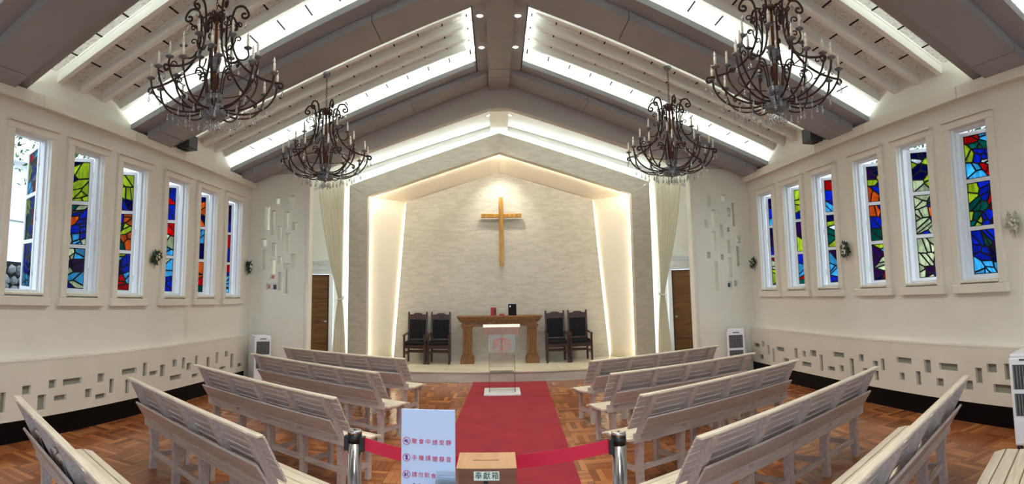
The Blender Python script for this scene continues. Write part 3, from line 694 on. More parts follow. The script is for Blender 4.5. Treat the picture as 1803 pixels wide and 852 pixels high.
# ================================================================ PEWS
def make_pew(outer, ang, L, side, label):
    """outer: top-rail outer end (x, y); side -1 left block, +1 right block"""
    a = math.radians(ang)
    # local x runs from aisle end to outer end for the right block, reversed for the left
    u = Vector((side * math.cos(a), math.sin(a))); f = Vector((-side * math.sin(a), math.cos(a)))
    aisle = Vector(outer) - u * L
    cen = aisle + u * (L / 2)
    rz = math.atan2(u.y, u.x) if side > 0 else math.atan2(-u.y, -u.x)
    root = thing('pew', label, 'pew', (cen.x, cen.y, 0), rz, 'whitewashed slatted pews')
    h = L / 2
    # side profile in (f, z); rear post
    prof = [(.245, 0), (.25, .2), (.235, .36), (.19, .48), (.125, .60), (.02, .775)]
    path = catmull([(p[0], p[1], 0) for p in prof], 4)
    n = len(path); wd = [.030 + .008 * (1 - abs(2 * i / (n - 1) - 1)) for i in range(n)]
    lpoly = [(p.x - wd[i], p.y) for i, p in enumerate(path)]; rpoly = [(p.x + wd[i], p.y) for i, p in enumerate(path)]
    pm = MB(); v = []; fc = []
    for i in range(n):
        v += [(-.024, lpoly[i][0], lpoly[i][1]), (.024, lpoly[i][0], lpoly[i][1]), (.024, rpoly[i][0], rpoly[i][1]), (-.024, rpoly[i][0], rpoly[i][1])]
    for i in range(n - 1):
        for k in range(4): fc.append((i * 4 + k, i * 4 + (k + 1) % 4, (i + 1) * 4 + (k + 1) % 4, (i + 1) * 4 + k))
    fc += [(3, 2, 1, 0), tuple(4 * (n - 1) + k for k in range(4))]
    pme = pm.add(v, fc).mesh('rear_leg')
    fme = BX((-.02, .565, 0), (.02, .61, .365)).mesh('front_leg')
    sme = BX((-.012, .25, .10), (.012, .57, .145)).mesh('side_stretcher')
    ame = BX((-.015, .22, .325), (.015, .59, .375)).mesh('seat_bearer')
    st = [-h + .12 + k * (L - .24) / 4 for k in range(5)]
    for x in st:
        obj('leg', pme, 'pew', root, loc=(x, 0, 0)); obj('leg', fme, 'pew', root, loc=(x, 0, 0))
        obj('stretcher', sme, 'pew', root, loc=(x, 0, 0)); obj('seat_bearer', ame, 'pew', root, loc=(x, 0, 0))
    BX((-h + .12, .235, .125), (h - .12, .262, .165)).build('long_rail', 'pew', root)
    # back slats lie along the leaning front of the posts
    p0, p1 = Vector((0, .226, .470)), Vector((0, .046, .765)); dirn = (p1 - p0); ln = dirn.length; dirn.normalize()
    nrm = Vector((0, dirn.z, -dirn.y))      # forward side
    ns = 6
    for k in range(ns):
        c0 = p0 + dirn * (ln * k / ns + .004); c1 = p0 + dirn * (ln * (k + 1) / ns - .004)
        o0, o1 = nrm * .006, nrm * .001
        e = random.uniform(-.004, .004)
        q = [c0 + o0, c1 + o1]; q2 = [c0 + o0 + nrm * .013, c1 + o1 + nrm * .016]
        A = [Vector((-h + e, 0, 0)) + q[0], Vector((h + e, 0, 0)) + q[0], Vector((h + e, 0, 0)) + q2[0], Vector((-h + e, 0, 0)) + q2[0]]
        B = [Vector((-h + e, 0, 0)) + q[1], Vector((h + e, 0, 0)) + q[1], Vector((h + e, 0, 0)) + q2[1], Vector((-h + e, 0, 0)) + q2[1]]
        MB().hexa(A, B).build('back_slat', 'pew', root)
    BX((-h - .005, .0, .764), (h + .005, .052, .784)).build('cap_rail', 'pewlit', root, bevel=.006)
    # book rack
    r0, r1 = Vector((0, .150, .455)), Vector((0, .062, .575)); rd = (r1 - r0).normalized(); rn = Vector((0, rd.z, -rd.y))
    hh = h - .085
    A = [Vector((-hh, 0, 0)) + r0, Vector((hh, 0, 0)) + r0, Vector((hh, 0, 0)) + r0 + rn * .016, Vector((-hh, 0, 0)) + r0 + rn * .016]
    B = [p + (r1 - r0) for p in A]
    MB().hexa(A, B).build('rack_board', 'pew', root)
    BX((-hh, .150, .445), (hh, .225, .458)).build('rack_shelf', 'pew', root)
    BX((-h + .03, .186, .365), (h - .03, .202, .442)).build('rear_apron', 'pew', root)
    # seat slats, slightly dished
    sl = [(.205, .402), (.292, .395), (.379, .392), (.466, .394), (.553, .398)]
    for k, (y0, z0) in enumerate(sl):
        z1 = sl[k + 1][1] if k + 1 < len(sl) else .392
        y1 = y0 + .079
        dr = -.012 if k == 4 else 0
        MB().hexa([(-h, y0, z0 - .022), (h, y0, z0 - .022), (h, y1, z1 - .022 + dr), (-h, y1, z1 - .022 + dr)], [(-h, y0, z0), (h, y0, z0), (h, y1, z1 + dr), (-h, y1, z1 + dr)]).build('seat_slat', 'pewlit', root, bevel=.004)
    BX((-h + .05, .585, .31), (h - .05, .603, .37)).build('apron', 'pew', root)
    return root
PEW = [((-3.176, 7.763), 20, 2.04, -1, 'whitewashed slatted pew in the left block, closest to the dais'),
       ((-3.211, 6.758), 26.3, 2.08, -1, 'second whitewashed pew from the dais in the left block'),
       ((-3.233, 5.362), 27.7, 2.09, -1, 'third whitewashed pew from the dais in the left block'),
       ((-3.221, 4.152), 31, 2.06, -1, 'fourth whitewashed pew from the dais in the left block'),
       ((-3.161, 2.743), 28.4, 2.1, -1, 'whitewashed pew at the lower left corner with books stuffed in its rack'),
       ((2.865, 7.177), 17, 1.93, 1, 'whitewashed slatted pew in the right block, closest to the dais'),
       ((2.877, 6.101), 16.3, 1.91, 1, 'second whitewashed pew from the dais in the right block'),
       ((2.956, 5.185), 22.6, 2.06, 1, 'third whitewashed pew from the dais in the right block'),
       ((3.158, 4.107), 26.6, 2.37, 1, 'fourth whitewashed pew from the dais in the right block'),
       ((3.197, 3.031), 29.6, 2.2, 1, 'fifth whitewashed pew from the dais in the right block, seen almost end-on'),
       ((3.13, 1.97), 28, 2.1, 1, 'whitewashed pew cut off by the lower right corner, only its seat showing')]
pews = [make_pew(*p) for p in PEW]

# books and papers in the rack of the nearest left pew
def in_rack(root, x, name, label, cat, size, mats, rotx=.45, dz=0):
    m = Matrix.Translation(root.location) @ Matrix.Rotation(root.rotation_euler.z, 4, 'Z')
    t = empty(name); tag(t, label, cat, 'books in the pew rack')
    t.matrix_world = m @ Matrix.Translation((x, .183, .459 + dz)) @ Matrix.Rotation(rotx, 4, 'X')
    wx, wy, wz = size
    BX((-wx / 2, -wy / 2, 0), (wx / 2, -wy / 2 + .004, wz)).build('cover', mats[0], t); BX((-wx / 2, wy / 2 - .004, 0), (wx / 2, wy / 2, wz)).build('cover', mats[0], t)
    BX((-wx / 2 + .004, -wy / 2 + .004, .004), (wx / 2 - .002, wy / 2 - .004, wz - .004)).build('pages', mats[1], t)
    BX((-wx / 2 - .003, -wy / 2, 0), (-wx / 2, wy / 2, wz)).build('spine', mats[0], t)
    return t
M['bookblue'] = plain('pale_blue_cover', rgb(120, 176, 214), .5); M['booktan'] = noisy('patterned_cover', rgb(70, 60, 56), rgb(214, 196, 170), (40,) * 3, .5); M['paper'] = plain('paper', rgb(232, 226, 212), .7)
M['bookpurple'] = noisy('floral_cover', rgb(120, 84, 130), rgb(226, 206, 168), (30,) * 3, .5)
in_rack(pews[4], -.80, 'hymn_book', 'black and white patterned hymn book near the wall end of the rack', 'book', (.13, .022, .15), ('booktan', 'paper'), .40)
in_rack(pews[4], -.63, 'hymn_book', 'thin dark hymn book beside the patterned one in the rack', 'book', (.13, .018, .14), ('plasticblack', 'paper'), .40)
in_rack(pews[4], -.45, 'hymn_book', 'floral covered book in the middle of the rack', 'book', (.14, .026, .155), ('bookpurple', 'paper'), .40)
in_rack(pews[4], -.28, 'hymn_book', 'tan patterned book next to the floral one in the rack', 'book', (.13, .026, .15), ('booktan', 'paper'), .40)
in_rack(pews[4], -.12, 'hymn_book', 'pale blue booklet in the rack at the frame edge', 'book', (.12, .02, .16), ('bookblue', 'paper'), .40)

# ================================================================ CARPET, BARRIER, SIGN, BOX
cp = empty('carpet'); bpy.data.objects.remove(cp)
cp = BX((-.64, -3.47, 0), (.64, 3.47, .008)).build('carpet', 'carpet', loc=(.02, 6.66, .0005), rz=-.03); tag(cp, 'long red carpet runner leading up to the dais', 'carpet')
SP = [(-.808, 2.87), (.508, 2.80)]
for k, (x, y) in enumerate(SP):
    s = thing('stanchion', 'polished steel barrier post %s' % ('left of the notice board' if k == 0 else 'to the right of the donation box'), 'post', (x, y, 0), 0, 'barrier posts')
    MB().lathe([(.16, 0), (.16, .012), (.14, .02), (.045, .028)], 32).build('base', 'steel', s)
    MB().lathe([(.036, .02), (.036, .90)], 32).build('pole', 'steel', s)
    MB().lathe([(.0368, .87), (.0368, .915)], 32).build('collar', 'plasticblack', s)
    MB().lathe([(.037, .915), (.036, .93), (.03, .932)], 32).build('cap', 'steel', s); MB().lathe([(.006, .932), (.006, .934)], 8).build('cap_screw', 'plasticblack', s)
    BX((-.012 + (.04 if k == 0 else -.04), -.02, .83), (.012 + (.04 if k == 0 else -.04), .02, .90)).build('belt_clip', 'plasticblack', s)
    if k == 0: BX((-.052, -.02, .83), (-.03, .02, .90)).build('belt_clip', 'plasticblack', s)
mb = MB(); n = 24; v = []; fc = []
a, b = Vector((SP[0][0] + .05, SP[0][1], 0)), Vector((SP[1][0] - .05, SP[1][1], 0))
for i in range(n + 1):
    t = i / n; p = a.lerp(b, t); sag = .075 * 4 * t * (1 - t) * (1 - .35 * t); zt = .898 - sag
    for dy in (-.001, .001):
        v += [(p.x, p.y + dy, zt - .064), (p.x, p.y + dy, zt)]
for i in range(n):
    o = i * 4; q = o + 4
    fc += [(o, q, q + 1, o + 1), (o + 2, o + 3, q + 3, q + 2), (o + 1, q + 1, q + 3, o + 3), (o, o + 2, q + 2, q)]
fc += [(0, 1, 3, 2), (n * 4, n * 4 + 2, n * 4 + 3, n * 4 + 1)]
tag(mb.add(v, fc).build('barrier_belt', 'tape'), 'red belt stretched between the two steel posts', 'belt')
# low table below the frame carrying the notice and the box
tb = thing('side_table', 'small wooden table under the notice board and donation box', 'table', (-.24, 2.42, 0))
BX((-.32, -.2, .67), (.30, .2, .70)).build('table_top', 'boxwood', tb, bevel=.004)
for sx in (-1, 1):
    for sy in (-1, 1): BX((sx * .27 - .02, sy * .16 - .02, 0), (sx * .27 + .02, sy * .16 + .02, .67)).build('leg', 'boxwood', tb)
# notice board
nb = thing('notice_board', 'white acrylic notice board with red handwritten rules', 'sign', (-.362, 2.30, .70), -.02)
BX((-.109, 0, 0), (.109, .006, .468)).build('board', 'sign', nb, bevel=.002)
BX((-.109, .0, 0), (.109, .09, .006)).build('foot', 'sign', nb)
def put_text(body, size, x, z, mat, parent, name='lettering', y=-.001, sxx=1.0):
    me = text_mesh(body, size); o = obj(name, me, mat, parent); o.location = (x, y, z); o.rotation_euler = (PI / 2, 0, 0); o.scale = (sxx, 1, 1); return o
rows = [('聚會中請安靜', .342), ('手機請關靜音', .278), ('請勿飲食', .213)]
for body, z in rows:
    if len(body) == 6: x0, dx = -.055, .0275
    else: x0, dx = -.055, .0255
    for i, ch in enumerate(body):
        put_text(ch, .0225, x0 + i * dx, z - .0022 * (i > 2) , 'redink', nb)
def ring_icon(z, kind):
    p = [(-.087 + .0145 * math.cos(q), -.001, z + .0145 * math.sin(q)) for q in [2 * PI * k / 28 for k in range(28)]]
    MB().tube(p, .0012, 5, closed=True).build('prohibition_ring', 'redink', nb)
    MB().tube([(-.097, -.0014, z + .0095), (-.077, -.0014, z - .0095)], .001, 5).build('prohibition_bar', 'redink', nb)
    mb = MB(); Y = lambda p, t: (p[0] - .087, t, p[1] + z)
    if kind == 0:
        mb.prism([(-.009, -.003), (-.004, -.003), (.002, -.008), (.002, .008), (-.004, .003), (-.009, .003)], Y, -.001, 0); mb.prism([(.005, -.004), (.0065, -.004), (.0065, .004), (.005, .004)], Y, -.001, 0)
    elif kind == 1:
        mb.prism([(-.004, -.009), (.004, -.009), (.004, .009), (-.004, .009)], Y, -.001, 0)
    else:
        mb.prism([(-.008, -.008), (-.002, -.008), (-.001, .004), (-.009, .004)], Y, -.001, 0); mb.prism([(.003, -.008), (.005, -.008), (.005, .008), (.002, .008)], Y, -.001, 0)
    mb.build('pictogram', 'blueink', nb)
for k, (b_, z) in enumerate(rows): ring_icon(z + .001, k)
mb = MB(); Y = lambda p, t: (p[0] - .045, t, p[1] + .172)      # small blue butterfly motif
for sx in (-1, 1):
    mb.prism([(sx * .001, 0), (sx * .009, .009), (sx * .016, .007), (sx * .014, .0), (sx * .006, -.003)], Y, -.001, 0)
    mb.prism([(sx * .001, -.002), (sx * .01, -.004), (sx * .011, -.012), (sx * .005, -.013)], Y, -.001, 0)
mb.build('butterfly_print', 'blueink', nb)
# acrylic leaflet holder in front of the notice
lh = thing('leaflet_holder', 'clear acrylic leaflet holder in front of the notice board', 'leaflet holder', (-.283, 2.265, .70))
MB().box((-.045, -.012, 0), (.045, -.010, .215)).box((-.045, .018, 0), (.045, .020, .235)).box((-.045, -.012, 0), (.045, .02, .004)).box((-.045, -.012, 0), (-.043, .02, .2)).box((.043, -.012, 0), (.045, .02, .2)).build('holder', 'acrylic', lh)
BX((-.040, -.006, .006), (.040, -.004, .195)).build('leaflet', 'sign', lh)
for k in range(9): BX((-.034 + k * .0078, -.0066, .183 - .0004 * k), (-.0285 + k * .0078, -.006, .1865 - .0004 * k)).build('leaflet_print', 'blackink', lh)
BX((-.028, -.0066, .160), (.028, -.006, .172)).build('leaflet_print', 'slotback', lh)
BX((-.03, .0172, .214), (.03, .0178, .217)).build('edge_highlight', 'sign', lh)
# donation box
bx = thing('donation_box', 'brown wooden donation box with a coin slot and white name label', 'donation box', (-.132, 2.49, .70))
q = .122
MB().box((-q, -.11, 0), (q, .11, .215)).build('body', 'boxwood', bx, bevel=.003)
mb = MB(); holed_slab(mb, (-q - .002, q + .002), (-.112, .112), [(-.06, .052, -.006, .006)], lambda u, v, t: (u, v, t), .2165, .2195); mb.build('lid', 'boxtop', bx)
BX((-.064, -.012, .215), (.056, .012, .2165)).build('slot_shadow', 'plasticblack', bx)
BX((-.052, -.1125, .172), (.052, -.110, .207)).build('name_label', 'label', bx)
for i, ch in enumerate('奉獻箱'): put_text(ch, .031, -.033 + i * .034, .189, 'blackink', bx, y=-.113)
BX((-.012, -.114, .09), (.006, -.110, .171)).build('hasp', 'plasticblack', bx)

# ================================================================ CHANCEL FURNITURE
ZD = .19
# cross
cr = thing('cross', 'gilded wooden cross mounted on the travertine wall', 'cross', (.03, YBACK, 2.11))
BX((-.042, -.14, 0), (.042, -.06, 1.43)).build('upright', 'cross', cr, bevel=.006)
for s in (-1, 1): xs = sorted((s * .042, s * .42)); BX((xs[0], -.138, 1.0), (xs[1], -.062, 1.08)).build('arm', 'cross', cr, bevel=.006)
for z in (.3, 1.15): BX((-.015, -.07, z), (.015, 0, z + .03)).build('bracket', 'plasticblack', cr)
# altar table
al = thing('altar_table', 'golden oak altar table with fluted pillars and dentil cornice', 'altar', (-.035, 11.12, ZD))
al_h = .92
for s in (-1, 1):
    px = s * .64
    def P(nm, hw_, z0, z1, hd, bev=.006): return BX((px - hw_, .17 - hd, z0), (px + hw_, .17 + hd, z1)).build(nm, 'altar', al, bevel=bev)
    P('plinth', .135, 0, .09, .15); P('base_moulding', .125, .09, .125, .14); P('base_moulding', .112, .125, .155, .125)
    P('pillar_core', .088, .155, .67, .1)
    for k in range(5): BX((px - .088 + .012 + k * .0355, .06, .17), (px - .088 + .012 + k * .0355 + .02, .075, .655)).build('flute', 'altar', al, bevel=.006)
    P('capital', .098, .67, .69, .11); P('capital', .112, .69, .715, .12)
BX((-.77, .04, .715), (.77, .32, .745)).build('architrave', 'altar', al, bevel=.008)
BX((-.745, .055, .745), (.745, .305, .80)).build('frieze', 'altar', al, bevel=.003)
BX((-.775, .03, .80), (.775, .33, .822)).build('cornice', 'altar', al, bevel=.006)
dm = BX((-.0085, -.012, 0), (.0085, .012, .02)).mesh('dentil')
for k in range(38): obj('dentil', dm, 'altar', al, loc=(-.76 + k * 1.52 / 37, .018, .824))
BX((-.80, .03, .822), (.80, .33, .847)).build('cornice', 'altar', al, bevel=.004)
MB().hexa([(-.80, .005, .847), (.80, .005, .847), (.80, .33, .847), (-.80, .33, .847)], [(-.835, -.03, .9), (.835, -.03, .9), (.835, .35, .9), (-.835, .35, .9)]).build('cornice', 'altar', al)
BX((-.845, -.04, .9), (.845, .36, .925)).build('table_top', 'altar', al, bevel=.005)
# objects on the altar
AT = ZD + .925
t = thing('book_stand', 'dark red leather book propped upright on the altar', 'book', (-.15, 11.2, AT), .15)
MB().box((-.055, -.018, 0), (.055, .018, .165)).build('cover', 'redleather', t, bevel=.004); BX((-.048, -.014, .163), (.052, .014, .168)).build('pages', 'paper', t); BX((.01, -.021, .03), (.045, -.018, .13)).build('front_plate', 'darkwood', t)
t = thing('bible', 'large black covered book standing upright on the altar', 'book', (.222, 11.22, AT), -.05)
MB().box((-.08, -.025, 0), (.08, .025, .23)).build('cover', 'leather', t, bevel=.006); BX((-.072, -.02, .228), (.076, .02, .233)).build('pages', 'paper', t); BX((-.055, -.0265, .165), (-.03, -.025, .195)).build('cover_emblem', 'steel', t)
t = thing('red_case', 'small red case lying between the books on the altar', 'case', (.01, 11.13, AT))
MB().box((-.05, -.03, 0), (.05, .03, .022)).build('case_base', 'redleather', t, bevel=.004); BX((-.05, -.03, .024), (.05, .03, .038)).build('case_lid', 'redleather', t, bevel=.004)
t = thing('acrylic_stand', 'clear acrylic stand behind the red case on the altar', 'stand', (.02, 11.27, AT))
MB().box((-.06, 0, 0), (.06, .006, .13)).build('upright_sheet', 'acrylic', t); BX((-.06, -.05, 0), (.06, .0, .005)).build('foot', 'acrylic', t); BX((-.06, -.001, .128), (.06, .007, .132)).build('sheet_edge', 'acrylic_edge', t)
# high-backed chairs
def make_chair(x, label):
    c = thing('armchair', label, 'chair', (x, 11.02, ZD), 0, 'high-backed clergy chairs')
    wd = darkw = 'darkwood'
    for s in (-1, 1):
        BX((s * .205 - .02, .0, 0), (s * .205 + .02, .04, .54)).build('leg', wd, c, bevel=.004)
        MB().hexa([(s * .185 - .02, .42, 0), (s * .185 + .02, .42, 0), (s * .185 + .02, .46, 0), (s * .185 - .02, .46, 0)], [(s * .185 - .018, .50, .97), (s * .185 + .018, .50, .97), (s * .185 + .018, .535, .97), (s * .185 - .018, .535, .97)]).build('leg', wd, c)
        ico(MB(), (s * .185, .517, .975), .022).build('finial', wd, c)
        MB().hexa([(s * .206 - .024, -.04, .54), (s * .206 + .024, -.04, .54), (s * .2 + .022, .46, .56), (s * .2 - .022, .46, .56)], [(s * .206 - .024, -.04, .565), (s * .206 + .024, -.04, .565), (s * .2 + .022, .46, .585), (s * .2 - .022, .46, .585)]).build('arm', wd, c, bevel=.008)
        MB().hexa([(s * .21 - .01, .03, .17), (s * .21 + .01, .03, .17), (s * .19 + .01, .43, .17), (s * .19 - .01, .43, .17)], [(s * .21 - .01, .03, .20), (s * .21 + .01, .03, .20), (s * .19 + .01, .43, .20), (s * .19 - .01, .43, .20)]).build('stretcher', wd, c)
    BX((-.2, .005, .30), (.2, .03, .36)).build('seat_rail', wd, c); BX((-.2, .012, .225), (.2, .03, .25)).build('stretcher', wd, c); BX((-.18, .44, .30), (.18, .46, .36)).build('seat_rail', wd, c); BX((-.18, .43, .2), (.18, .45, .23)).build('stretcher', wd, c)
    BX((-.205, .0, .36), (.205, .45, .37)).build('seat_board', wd, c)
    BX((-.2, -.01, .37), (.2, .43, .435)).build('seat_cushion', 'leather', c, bevel=.025)
    lean = lambda z: .42 + .08 * z / .97
    def bk(nm, x0, x1, z0, z1, y0, y1, m, bev=.004):
        return MB().hexa([(x0, lean(z0) + y0, z0), (x1, lean(z0) + y0, z0), (x1, lean(z0) + y1, z0), (x0, lean(z0) + y1, z0)], [(x0, lean(z1) + y0, z1), (x1, lean(z1) + y0, z1), (x1, lean(z1) + y1, z1), (x0, lean(z1) + y1, z1)]).build(nm, m, c, bevel=bev)
    bk('back_panel', -.165, .165, .46, .84, .0, .03, 'leather', .01); bk('lower_rail', -.168, .168, .43, .47, .005, .03, wd)
    y0 = lean(.9) + .002
    MB().prism([(-.168, .83), (.168, .83), (.168, .94), (.09, .945), (.075, .965), (.0, .972), (-.075, .965), (-.09, .945), (-.168, .94)], FZ, y0, y0 + .028).build('crest_rail', wd, c, bevel=.004)
    for k in range(-2, 3): ico(MB(), (k * .028, y0 - .002, .905 - .006 * abs(k)), .012, (1, .5, 1)).build('carving', wd, c)
    for s in (-1, 1): bk('tuft_line', s * .055 - .004, s * .055 + .004, .5, .8, -.004, .002, 'leather', 0)
    return c
for x, lb in ((-1.70, 'outermost dark high-backed armchair left of the altar'), (-1.225, 'dark high-backed armchair just left of the altar'), (1.09, 'dark high-backed armchair just right of the altar'), (1.555, 'outermost dark high-backed armchair right of the altar')):
    make_chair(x, lb)
# acrylic lectern
le = thing('lectern', 'clear acrylic lectern with a red emblem on a white base', 'lectern', (-.015, 9.1, .0085))
BX((-.285, -.28, 0), (.285, .28, .03)).build('base_plate', 'white', le, bevel=.006)
for s in (-1, 1):
    BX((s * .2 - .005, -.16, .03), (s * .2 + .005, .16, .93)).build('side_sheet', 'acrylic', le)
    BX((s * .2 - .006, -.164, .03), (s * .2 + .006, -.160, .93)).build('sheet_edge', 'edge', le)
BX((-.195, -.155, .42), (.195, -.147, .93)).build('front_panel', 'acrylic', le)
BX((-.19, -.14, .32), (.19, .14, .33)).build('shelf', 'acrylic', le); BX((-.19, -.144, .319), (.19, -.14, .331)).build('shelf_edge', 'edge', le)
r = Matrix.Rotation(-.42, 3, 'X')
MB().box((-.29, -.17, .965), (.29, .19, .977), rot=r).build('book_rest', 'acrylic', le)
MB().box((-.28, .185, .95), (.28, .20, .975), rot=r, org=(0, .01, .971)).build('rest_edge', 'acrylic_edge', le)
MB().box((-.29, -.18, .955), (.29, -.165, 1.005), rot=r, org=(0, .01, .971)).build('rest_lip', 'acrylic_edge', le)
MB().box((-.285, -.165, .958), (.285, .185, .963), rot=r, org=(0, .01, .971)).build('rest_sheet', 'acrylic_edge', le)
# emblem: a roofed shape with rays, red
em = MB(); EZ = lambda p, t: (p[0], t, p[1] + .74)
def bar(a, b, w_):
    a, b = Vector(a), Vector(b); n_ = (b - a).normalized(); n_ = Vector((-n_.y, n_.x)) * w_ / 2
    em.prism([tuple(a - n_), tuple(b - n_), tuple(b + n_), tuple(a + n_)], EZ, -.159, -.1555)
bar((-.13, .088), (0, .118), .012); bar((.13, .088), (0, .118), .012); bar((-.13, .07), (-.035, .085), .006); bar((.13, .07), (.035, .085), .006)
for k in range(4):
    x = .128 - .026 * k
    for s in (-1, 1): bar((s * x, .058), (s * x, -.055 + .026 * k), .010)
for k in range(3):
    for s in (-1, 1): bar((0, .02 - .03 * k), (s * (.105 - .02 * k), -.085 - .012 * k), .006)
bar((-.03, .09), (.03, .05), .007); bar((.03, .09), (-.03, .05), .007); bar((-.025, .045), (.025, .045), .006); bar((0, .045), (0, .02), .008)
for k in range(5): bar((-.066 + .03 * k, -.135), (-.052 + .03 * k, -.112), .006)
M['emblem'] = plain('emblem_red', rgb(206, 84, 86), .5)
em.build('emblem', 'emblem', le)

# curtains gathered to the arch side
def make_curtain(sx, label):
    c = thing('curtain', label, 'curtain', (sx * OPX, 9.52, 0), 0, 'chancel curtains')
    nz, nx_ = 40, 60; v = []; fc = []
    for j in range(nz + 1):
        z = 3.62 - (3.62 - .004) * j / nz
        if z > 1.46: t = (3.62 - z) / (3.62 - 1.46); x0 = .02 + (.50 - .04) * (t ** 1.35) * .93; x1 = .53 - .02 * t
        else: t = (1.46 - z) / 1.4; x0 = .45 - .13 * t ** .6; x1 = .51 + .10 * t ** .6
        wdt = x1 - x0
        for i in range(nx_ + 1):
            s = i / nx_; amp = .02 * min(1, wdt / .3) + .008
            v.append((-sx * (x0 + wdt * s), amp * math.sin(s * 2 * PI * 7 + .4 * math.sin(z * 2)) , z))
    for j in range(nz):
        for i in range(nx_):
            a = j * (nx_ + 1) + i; fc.append((a, a + 1, a + nx_ + 2, a + nx_ + 1))
    o = MB().add(v, fc, True).build('drape', 'curtain', c); sm_ = o.modifiers.new('thick', 'SOLIDIFY'); sm_.thickness = .003
    MB().tube([(-sx * (.48 + .045 * math.cos(q)), .05 * math.sin(q), 1.46 + .01 * math.cos(q)) for q in [2 * PI * k / 20 for k in range(20)]], .016, 6, closed=True).build('tie_band', 'curtain', c)
    ico(MB(), (-sx * .535, 0, 1.5), .018).build('tie_hook', 'white', c)
    MB().tube([(-sx * .0, 0, 3.63), (-sx * .56, 0, 3.63)], .012, 8).build('curtain_rod', 'white', c)
    return c
make_curtain(-1, 'cream sheer curtain tied back beside the left door'); make_curtain(1, 'cream sheer curtain tied back beside the right door')

# ================================================================ LAMPS
dl = thing('downlight', '', 'light')
MB().lathe([(.052, 0), (.052, -.006), (.04, -.006), (.036, .002)], 20).build('trim_ring', 'white', dl); MB().lathe([(.034, -.002), (.034, .0)], 20).build('lens', 'downlight', dl)
DLP = [((-.25, 6.71), 'left recessed downlight, farther from the altar, in the ridge'), ((-.25, 7.64), 'left recessed downlight, nearer the altar, in the ridge'), ((.23, 6.72), 'right recessed downlight, farther from the altar, in the ridge'), ((.23, 7.64), 'right recessed downlight, nearer the altar, in the ridge')]
for k, ((x, y), lb) in enumerate(DLP):
    o = dl if k == 0 else copy_tree(dl); o.location = (x, y, zf(.35) - .001); tag(o, lb, 'light', 'recessed ridge downlights')
for x, lb in ((-.20, 'left downlight at the top of the chancel ceiling'), (.21, 'right downlight at the top of the chancel ceiling')):
    o = copy_tree(dl); o.location = (x, 10.2, 4.93 - .3 * .2 - .01); o.rotation_euler = (0, math.atan(.3) * (1 if x > 0 else -1), 0); tag(o, lb, 'light', 'chancel downlights')
def spot(name, loc, target, power, size, col=(1, .93, .82), rad=.03, blend=.5):
    l = bpy.data.lights.new(name, 'SPOT'); l.energy = power; l.spot_size = math.radians(size); l.spot_blend = blend; l.color = col; l.shadow_soft_size = rad
    o = bpy.data.objects.new(name, l); COL.objects.link(o); o.location = loc
    o.rotation_euler = (Vector(target) - Vector(loc)).to_track_quat('-Z', 'Y').to_euler(); return o
for k in range(10):  # pairs past the second are added out of view to brighten the room
    for x in (-.25, .24):
        y = 7.64 - .93 * k
        if k > 1:
            o = copy_tree(dl); o.location = (x, y, zf(.35) - .001); tag(o, 'added unseen ridge downlight on the %s, %s pair counted from the altar' % ('left' if x < 0 else 'right', 'first second third fourth fifth sixth seventh eighth ninth tenth'.split()[k]), 'light', 'added ridge downlights above the frame')
        spot('downlight_beam', (x, y, zf(.35) - .02), (x, y, 0), 56, 150, col=(1, .96, .9), blend=.9)
spot('cross_spot', (.03, 10.885, 4.312), (.03, YBACK, 2.9), 85, 78, rad=.01, blend=.9)
MB().lathe([(.016, 0), (.016, .03), (.008, .04)], 12).build('niche_spotlight', 'plasticblack', arch, loc=(.03, 10.885 - 10.65, 4.318))
for x in (-.2, .21): spot('altar_spot', (x, 10.2, 4.8), (x * 2, 11.2, .6), 10, 60)

# ---- chandeliers
def rz_path(prof, n=5): return catmull([(r, 0, z) for r, z in prof], n)
def curl(c, r0, a0, turns, n=14, shrink=.35):
    """spiral points (r, z) around centre c starting at angle a0"""
    return [(c[0] + r0 * (1 - (1 - shrink) * k / n) * math.cos(a0 + turns * 2 * PI * k / n), c[1] + r0 * (1 - (1 - shrink) * k / n) * math.sin(a0 + turns * 2 * PI * k / n)) for k in range(n + 1)]
lyre = curl((.235, .955), .035, -.2, -.85)[::-1] + [(.262, .985), (.225, 1.035), (.165, 1.03), (.135, .95), (.130, .82), (.140, .68), (.185, .55), (.27, .44), (.38, .365), (.49, .325), (.53, .318)] + curl((.545, .288), .03, PI / 2, -.8)[1:]
ME_lyre = MB().tube(rz_path(lyre, 3), .0105, 6).mesh('lyre_rod')
ME_tw = []
for dr, z0, z1 in ((.0, .60, .95),):
    side_scroll = curl((.195, .86), .03, PI, -.9)[::-1] + [(.165, .84), (.15, .80), (.137, .74)]
    ME_tw.append(MB().tube(rz_path(side_scroll, 3), .0062, 5).mesh('side_scroll'))
side_scroll2 = curl((.19, .73), .027, PI, -.9)[::-1] + [(.163, .715), (.152, .68), (.145, .64)]
ME_tw.append(MB().tube(rz_path(side_scroll2, 3), .0062, 5).mesh('side_scroll'))
crown = curl((.085, .905), .04, PI / 2, -.9)[::-1] + [(.085, .96), (.05, .985), (.03, .95), (.028, .90)]
ME_crown = MB().tube(rz_path(crown, 3), .0072, 5).mesh('crown_scroll')
inner = curl((.135, .40), .032, 0, .9)[::-1] + [(.165, .41), (.15, .45), (.11, .45), (.085, .38), (.07, .26), (.06, .16)]
ME_inner = MB().tube(rz_path(inner, 3), .0072, 5).mesh('inner_scroll')
armA = [(.085, .075), (.20, .055), (.33, .075), (.44, .14), (.505, .24), (.525, .335)]
armB = [(.085, .10), (.18, .115), (.29, .19), (.375, .31), (.41, .42), (.405, .47)]
armC = [(.155, .62), (.19, .565), (.24, .56), (.275, .60), (.268, .655)]
